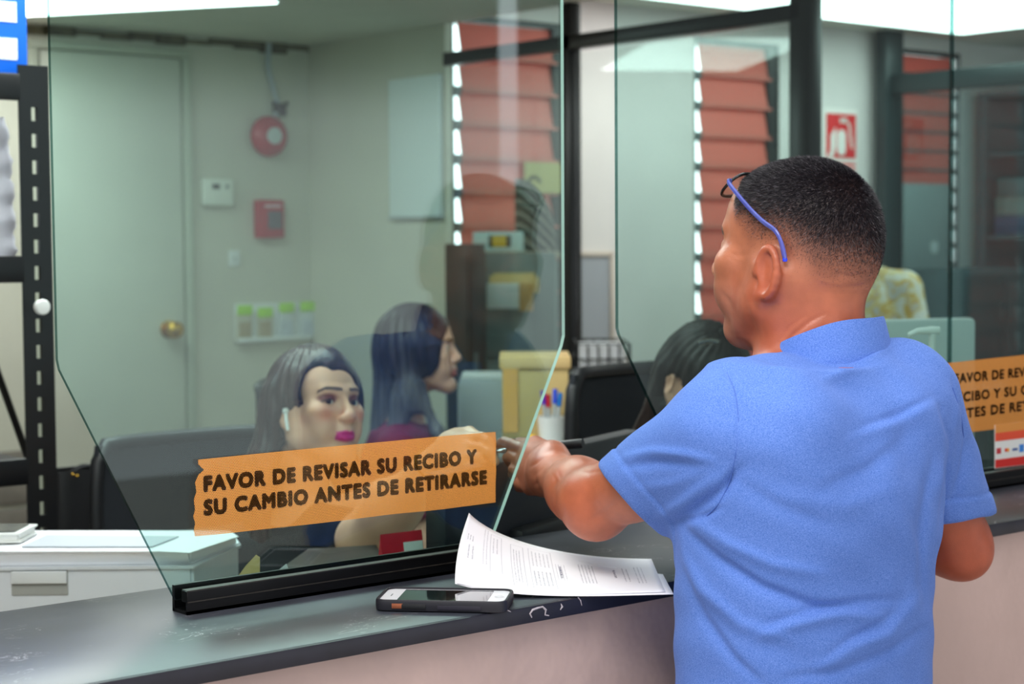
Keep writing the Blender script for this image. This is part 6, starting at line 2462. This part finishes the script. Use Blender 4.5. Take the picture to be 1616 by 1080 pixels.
MB().box((3.84, 4.845, (ZF + zt) / 2), (.07, .012, zt - ZF - .06), bev=.003).build('door', mat('charcoal_door', (38, 40, 42), .4), t)
MB().box((3.82, 4.832, 1.1), (.012, .014, .12), bev=.003).build('handle', m_greyd, t)
t, T, w_, zt, zb = box_at('filing_cabinet', 'grey steel filing cabinet topped with a beige board behind the partition', 'cabinet', 758, 880, 408, 700, 6.46, .20, m_steel)
for k in range(3):
    dd_ = MB(T).box((0, -.006, zt - .17 - k * .42), (w_ - .02, .014, .38), bev=.003).build('drawer', mat('steel_drawer', (112, 124, 126), .45), t)
    MB(T).box((0, -.016, zt - .10 - k * .42), (.09, .012, .016), bev=.003).build('handle', m_greyd, dd_)
MB(T).box((0, .10, zt + .012), (w_ + .02, .22, .022), bev=.003).build('top_board', mat('beige_board', (176, 164, 146), .6), t)
ztop = zt + .024
t, T, w_, zt, zb = box_at('carton', 'white carton with a yellow and black label on the grey filing cabinet', 'box', 746, 826, 366, 407, 6.48, .08, mat('carton_white', (206, 222, 222), .6), zb=ztop)
hh = zt - zb
MB(T).box((.006, -.001, zb + hh * .52), (w_ * .44, .003, hh * .58)).build('label', mat('label_black', (40, 40, 36), .6), t, smooth=0)
MB(T).box((.004, -.003, zb + hh * .52), (w_ * .27, .003, hh * .54)).build('label_patch', mat('label_yellow', (236, 186, 10), .5), t, smooth=0)
# striped cloth bag next to it
sb = thing('striped_bag', 'dark bag with pale diagonal stripes on the grey filing cabinet', 'bag', P(838, 395, 6.55))
gs = NT('striped_cloth')
b = gs.n('ShaderNodeBsdfPrincipled', Roughness=.8)
tc = gs.n('ShaderNodeTexCoord')
wv = gs.n('ShaderNodeTexWave', Scale=11)
wv.inputs['Distortion'].default_value = 1.5
mp = gs.n('ShaderNodeMapping')
mp.inputs['Rotation'].default_value = (0, radians(40), 0)
gs.l(tc.outputs['Object'], mp.inputs['Vector'])
gs.l(mp.outputs[0], wv.inputs['Vector'])
cr = gs.n('ShaderNodeValToRGB')
cr.color_ramp.elements[0].position = .72
cr.color_ramp.elements[0].color = (*lin((38, 36, 34)), 1)
cr.color_ramp.elements[1].position = .88
cr.color_ramp.elements[1].color = (*lin((138, 132, 124)), 1)
gs.l(wv.outputs['Fac'], cr.inputs[0])
gs.l(cr.outputs[0], b.inputs['Base Color'])
gs.l(b.outputs[0], gs.out.inputs[0])
ba = P(846, 395, 6.58)
wl_, zh = sz(33, 6.56), P(815, 282, 6.56)[2]
rx_ = np.array((RT[0], RT[1], 0)) / np.linalg.norm(RT[:2])
bk_ = np.array((-rx_[1], rx_[0], 0))
def bagg(u, v):
    a = u * 2 * pi
    top = 1 - v
    half = wl_ * (1 - .0 * v)
    left, right = -wl_, wl_ * sqrt(max(0, 1 - (v * .985) ** 2.2)) * 2 - wl_
    cxx, hw_ = (left + right) / 2, (right - left) / 2
    q = np.array((abs(cos(a)) ** .7 * np.sign(cos(a)), abs(sin(a)) ** .7 * np.sign(sin(a))))
    p = ba + rx_ * (cxx + hw_ * q[0]) + bk_ * (.06 * q[1] * sqrt(max(0, 1 - v * v * .9)))
    return (p[0], p[1], ztop + (zh - ztop) * v)
MB().grid(bagg, 30, 18, closed_u=True, thick=.003).build('bag_body', gs.m, sb, smooth=60)
MB().tube([(*(ba + rx_ * (-.03 + .012 * i))[:2], zh - .015 + .022 * sin(pi * i / 4)) for i in range(5)], .006, 8).build('strap', m_black, sb)
yn = thing('paper_note', 'yellowish sheet pinned on the wall behind the striped bag', 'paper', aty(852, 300, YW))
xa_, xb_ = aty(826, 300, YW)[0], aty(886, 300, YW)[0]
MB().box(((xa_ + xb_) / 2, YW - .006, 1.795), (xb_ - xa_, .004, .12)).build('sheet', mat('yellow_paper', (176, 164, 104), .7), yn, smooth=0)

# tray of folders on the front of the filing cabinet
fo = thing('file_holder', 'white file holder with manila folders hung on the grey filing cabinet', 'file holder', P(810, 487, 6.32))
oA, oB = P(768, 448, 6.35), P(836, 487, 6.35)
wq = np.linalg.norm((oB - oA)[:2])
Tq = frame((*((oA + oB) / 2)[:2], 0), rx_, bk_, (0, 0, 1))
MB(Tq).box((0, .03, (oA[2] + oB[2]) / 2), (wq, .06, oA[2] - oB[2]), bev=.003).build('holder', m_white, fo)
for k, (dx_, dz_, hz2) in enumerate(((.008, .0, .075), (.022, .012, .07), (.036, .004, .06))):
    MB(Tq).box((dx_, .058 + k * .006, oA[2] - .01 + dz_), (wq * .98, .004, hz2), bev=.001).build('folder', m_manila, fo)
MB(Tq).box((wq * .42, .02, oB[2] + .04), (.05, .055, .10), bev=.003).build('folder_edge', mat('manila_dark', (214, 160, 92), .8), fo)

# grey printer on the maroon clerk's desk, manila box and pen cup on a low cabinet
t, T, w_, zt, zb = box_at('copier', 'pale grey office copier beside the clerk in maroon', 'copier', 722, 806, 600, 760, 5.0, .34, m_grey, zb=ZF, bev=.015)
MB(T).box((0, -.006, zt - .20), (w_ * .8, .014, .06), bev=.004).build('paper_slot', m_greyd, t)
MB(T).box((0, .10, zt + .006), (w_ * .86, .16, .012), bev=.004).build('lid', m_white, t)
t, T, w_, zt, zb = box_at('desktop_drawers', 'grey desktop drawer unit carrying the manila box and the pen cup', 'drawer unit', 786, 930, 702, 900, 4.15, .34, m_steel, zb=.862)
MB(T).box((0, -.006, (zt + zb) / 2), (w_ - .02, .012, zt - zb - .04), bev=.003).build('drawer', mat('steel_drawer', (112, 124, 126), .45), t)
zlow = zt + .001
t, T, w_, zt, zb = box_at('manila_box', 'manila document box on the drawer unit behind the chamfered glass', 'box', 792, 897, 565, 700, 4.26, .20, mat('manila_box', (206, 176, 118), .75, var=.06, scale=12), zb=zlow, bev=.004)
MB(T).box((0, .10, zt - .012), (w_ + .012, .212, .03), bev=.003).build('lid', mat('manila_lid', (222, 186, 128), .75), t)
MB(T).box((-w_ / 2 + .02, -.003, zt - .10), (.035, .004, .16)).build('label', mat('manila_label', (226, 168, 92), .7), t, smooth=0)
cup = thing('pen_cup', 'white cup of pens in front of the manila box', 'cup', P(870, 700, 4.2))
cc_ = P(870, 700, 4.22)
cc_[2] = zlow
rr2 = sz(22, 4.22)
zc1 = P(870, 657, 4.22)[2] - zlow
MB().lathe([(rr2 * .86, 0), (rr2, zc1), (rr2 * .94, zc1), (rr2 * .80, .006)], 26, c=cc_).build('cup_body', m_white, cup)
for i, (dx_, rgb, hz2) in enumerate(((-.016, (110, 60, 190), .10), (-.006, (190, 40, 60), .085), (.008, (60, 90, 220), .105), (.018, (40, 120, 200), .09))):
    pn = thing('pen', ['purple', 'red', 'blue', 'light blue'][i] + ' capped pen standing in the white cup', 'pen', cc_ + np.array((dx_, 0, .01)), 'pens in the white cup')
    a_ = cc_ + rx_ * dx_ * .6 + np.array((0, 0, .008))
    b_ = cc_ + rx_ * dx_ * 1.25 + np.array((0, 0, zc1 + hz2 * .62))
    MB().tube([a_, a_ + (b_ - a_) * .72], .0045, 8).build('barrel', m_grey, pn)
    MB().tube([a_ + (b_ - a_) * .70, b_], .0058, 8).build('cap', mat('pen_%d' % i, rgb, .35), pn)
t, T, w_, zt, zb = box_at('sticky_notes', 'small yellow block of notes beside the pen cup', 'notes', 833, 846, 690, 703, 4.14 + .05, .05, m_yellow, zb=zlow, bev=.001)

# seen in the gap: framed grey board on the far wall, papers in a black wire tray on a cupboard
nb_ = thing('notice_board', 'grey notice board in a beige frame, seen in the gap between the screens', 'board', (4.78, YW, 1.28))
MB().box((4.79, YW - .008, 1.285), (.17, .014, .41)).build('board', mat('board_grey', (150, 152, 160), .8), nb_, smooth=0)
fm = MB()
for cx2, cz2, sx2, sz2 in ((4.79, 1.495, .20, .02), (4.79, 1.075, .20, .02), (4.70, 1.285, .02, .42), (4.88, 1.285, .02, .42)):
    fm.box((cx2, YW - .012, cz2), (sx2, .024, sz2), bev=.003)
fm.build('frame', mat('beige_frame', (196, 180, 168), .6), nb_)
t, T, w_, zt, zb = box_at('cupboard', 'grey cupboard under the black wire tray', 'cabinet', 906, 1000, 598, 760, 5.2, .34, m_steel)
MB(T).box((0, -.006, (zt + zb) / 2), (w_ - .02, .012, zt - zb - .04), bev=.003).build('door', mat('steel_drawer', (112, 124, 126), .45), t)
wt = thing('wire_tray', 'black wire tray on the grey cupboard', 'tray', (T[0][3], T[1][3], zt))
wr = MB(T)
ww, dd2 = w_ * .88, .26
for z_ in (zt + .012, zt + .055, zt + .10):
    wr.tube([(-ww / 2, .03, z_), (ww / 2, .03, z_), (ww / 2, .03 + dd2, z_), (-ww / 2, .03 + dd2, z_)], .003, 6, closed=True)
for i in range(6):
    x_ = -ww / 2 + ww * i / 5
    wr.tube([(x_, .03, zt + .001), (x_, .03, zt + .10)], .003 if i not in (0, 5) else .006, 6)
    wr.tube([(x_, .03 + dd2, zt + .001), (x_, .03 + dd2, zt + .10)], .003, 6)
    wr.tube([(x_, .03, zt + .012), (x_, .03 + dd2, zt + .012)], .0025, 6)
wr.build('wire_frame', m_black, wt)
pst = thing('paper_stack', 'stack of white paper in the black wire tray', 'paper', (T[0][3], T[1][3], zt + .02))
MB(T).box((0, .16, zt + .055), (ww * .84, dd2 * .86, .075), bev=.002).build('sheets', m_paper, pst)

# ------------------------------------------------------------------ wall sign
sg_ = thing('fire_sign', 'red and white fire extinguisher sign on the wall beside the dark post', 'sign', (6.31, YW, 1.99))
T = Matrix.Translation((6.31, YW - .002, 1.985)) @ Matrix.Rotation(radians(90), 4, 'X')
MB(T).box((0, 0, 0), (.235, .31, .004)).build('board', mat('sign_white', (232, 226, 222), .5), sg_, smooth=0)
m_sr = mat('sign_fire_red', (214, 40, 44), .5)
MB(T).box((0, .03, .003), (.205, .20, .003)).build('red_field', m_sr, sg_, smooth=0)
pc = MB(T)
pc.prism(rrect(.058, .115, .026), .005, .007)
pc.box((0, .10, .006), (.022, .022, .002))
pc.box((.014, .108, .006), (.05, .010, .002))
pc.tube([(.012, .098, .006), (.052, .085, .006), (.060, .03, .006), (.070, -.025, .006)], .006, 6)
pc.prism([(-.10, -.066), (-.055, -.066), (-.04, -.02), (-.04, .07), (-.075, .03), (-.075, -.04)], .0052, .0068)
pc.build('pictogram', mat('sign_white', (232, 226, 222), .5), sg_, smooth=0)
for zz_, ww2 in ((-.098, .205), (-.122, .205)):
    MB(T).box((0, zz_, .003), (ww2, .014, .003)).build('text_band', m_sr, sg_, smooth=0)

# ------------------------------------------------------------------ right side: monitor, hand sanitizer, dark shelving
wm = thing('monitor', 'white backed computer monitor behind the pump bottle', 'monitor', P(1490, 560, 3.5))
q0, q1 = P(1432, 506, 3.55), P(1541, 500, 3.60)
q0[2] = q1[2] = (q0[2] + q1[2]) / 2
xx_ = (q1 - q0) / np.linalg.norm(q1 - q0)
q0 = q1 - xx_ * .36
Tm = frame((q0 + q1) / 2, xx_, (-xx_[1], xx_[0], 0), (0, 0, 1))
MB(Tm).box((0, .015, -.13), (.36, .034, .26), bev=.010).build('housing', mat('monitor_pale', (206, 214, 214), .5), wm)
MB(Tm).box((0, .033, -.13), (.33, .003, .23)).build('screen', mat('screen_black', (8, 10, 12), .04), wm, smooth=0)
zq_ = ((q0 + q1) / 2)[2]
MB(Tm).box((0, .01, -.26 - (zq_ - .26 - .874) / 2), (.05, .03, zq_ - .26 - .874 + .02), bev=.004).build('stand', m_grey, wm)
MB(Tm).box((0, .01, .868 - zq_), (.2, .16, .012), bev=.004).build('foot', m_grey, wm)
p_ = ((q0 + q1) / 2)
desk('pale desk under the white backed monitor', (p_[0] + .50, p_[1] + .02, 0), (1.0, .6), pi)
sb_ = aty(1471, 560, 1.872)
sn = thing('pump_bottle', 'white pump bottle of hand gel behind the right hand glass', 'bottle', (sb_[0], sb_[1], 1.13))
zp = aty(1471, 522, 1.872)[2]
MB().lathe([(.030, .0005), (.034, .004), (.034, .15), (.031, .168), (.016, .182), (.016, .195)], 26, c=(sb_[0], sb_[1], 1.13)).build('bottle_body', mat('bottle_white', (238, 228, 236), .35), sn)
MB().lathe([(.0185, .186), (.0185, .214), (.011, .218), (.006, .219), (.006, zp - 1.13 - .006)], 20, c=(sb_[0], sb_[1], 1.13)).build('pump_collar', m_white, sn)
MB().tube([np.array((sb_[0], sb_[1], zp)) + RT * .012, np.array((sb_[0], sb_[1], zp)), np.array((sb_[0], sb_[1], zp - .001)) - RT * .025, np.array((sb_[0], sb_[1], zp - .008)) - RT * .040], [.007, .008, .0055, .0042], 10).build('nozzle', m_white, sn)

m_teal = mat('dark_teal_metal', (72, 98, 104), .55)
bk2 = thing('bookcase', 'dark open bookcase loaded with stacked files at the right edge', 'shelf', (7.75, 4.95, ZF))
MB().box((7.95, 5.24, 1.2), (1.36, .02, 2.1)).build('back_panel', m_teal, bk2, smooth=0)
MB().box((8.62, 5.06, 1.2), (.03, .36, 2.1)).build('side_panel', m_teal, bk2, smooth=0)
for yy2 in (4.90, 5.22):
    MB().box((7.285, yy2, 1.2), (.03, .03, 2.1)).build('post', m_teal, bk2, smooth=0)
lev2 = [.30, .75, 1.17, 1.55, 1.95, 2.24]
for z_ in lev2:
    MB().box((7.95, 5.06, z_), (1.31, .36, .022)).build('shelf_board', m_teal, bk2, smooth=0)
hues = [(76, 110, 140), (120, 138, 142), (62, 86, 120), (150, 158, 152), (100, 122, 124)]
for li, z_ in enumerate(lev2[1:4]):
    for k in range(4):
        x_ = 7.46 + k * .31
        hh2 = [.24, .16, .28, .20][(k + li) % 4]
        zc_ = z_ + .0115
        n_ = 3
        for q in range(n_):
            f = thing('file_folder', '%s file in the %s stack on the %s bookcase shelf' % (['bottom', 'middle', 'top'][q], ['first', 'second', 'third', 'fourth'][k], ['lower', 'middle', 'upper'][li]), 'file', (x_, 5.05, zc_), 'files stacked in the dark bookcase')
            MB(Matrix.Translation((x_ + .01 * ((q * 7 + k) % 3 - 1), 5.05, zc_)) @ Matrix.Rotation(.06 * ((q + k + li) % 3 - 1), 4, 'Z')).box((0, 0, hh2 / n_ / 2), (.25, .28, hh2 / n_ - .003), bev=.004).build('cover', mat('file_%d' % ((q + k + li) % 5), hues[(q + k + li) % 5], .7, var=.15, scale=40), f)
            zc_ += hh2 / n_
gb = thing('grey_panel', 'plain grey board standing on the dark sideboard before the far louvres', 'board', (6.9, 5.2, 1.42))
x0_, x1_ = aty(1424, 350, 5.2)[0], aty(1497, 350, 5.2)[0]
z1_, z0_ = aty(1460, 290, 5.2)[2], aty(1460, 424, 5.2)[2]
MB().box(((x0_ + x1_) / 2, 5.2, (z0_ + z1_) / 2), (x1_ - x0_, .02, z1_ - z0_), bev=.003).build('panel', mat('board_bluegrey', (150, 160, 160), .6), gb)
MB().lathe([(.02, -.002), (.03, 0), (.02, .002)], 14, c=((x0_ + x1_) / 2 + .05, 5.187, z0_ + .1), R=Matrix.Rotation(radians(90), 3, 'X')).build('sticker', m_white, gb)
sd = thing('sideboard', 'dark teal sideboard below the far louvres', 'cabinet', (6.95, 5.05, ZF))
zs_ = z0_ - .001
MB().box((6.96, 5.08, (ZF + zs_) / 2), (.60, .40, zs_ - ZF), bev=.006).build('body', m_teal, sd)
for sx in (-1, 1):
    dr = MB().box((6.96 + sx * .148, 4.872, (ZF + zs_) / 2), (.285, .016, zs_ - ZF - .05), bev=.003).build('door', mat('teal_door', (52, 74, 78), .5), sd)
    MB().box((6.96 + sx * .03, 4.858, zs_ - .2), (.012, .014, .10), bev=.003).build('handle', m_greyd, dr)
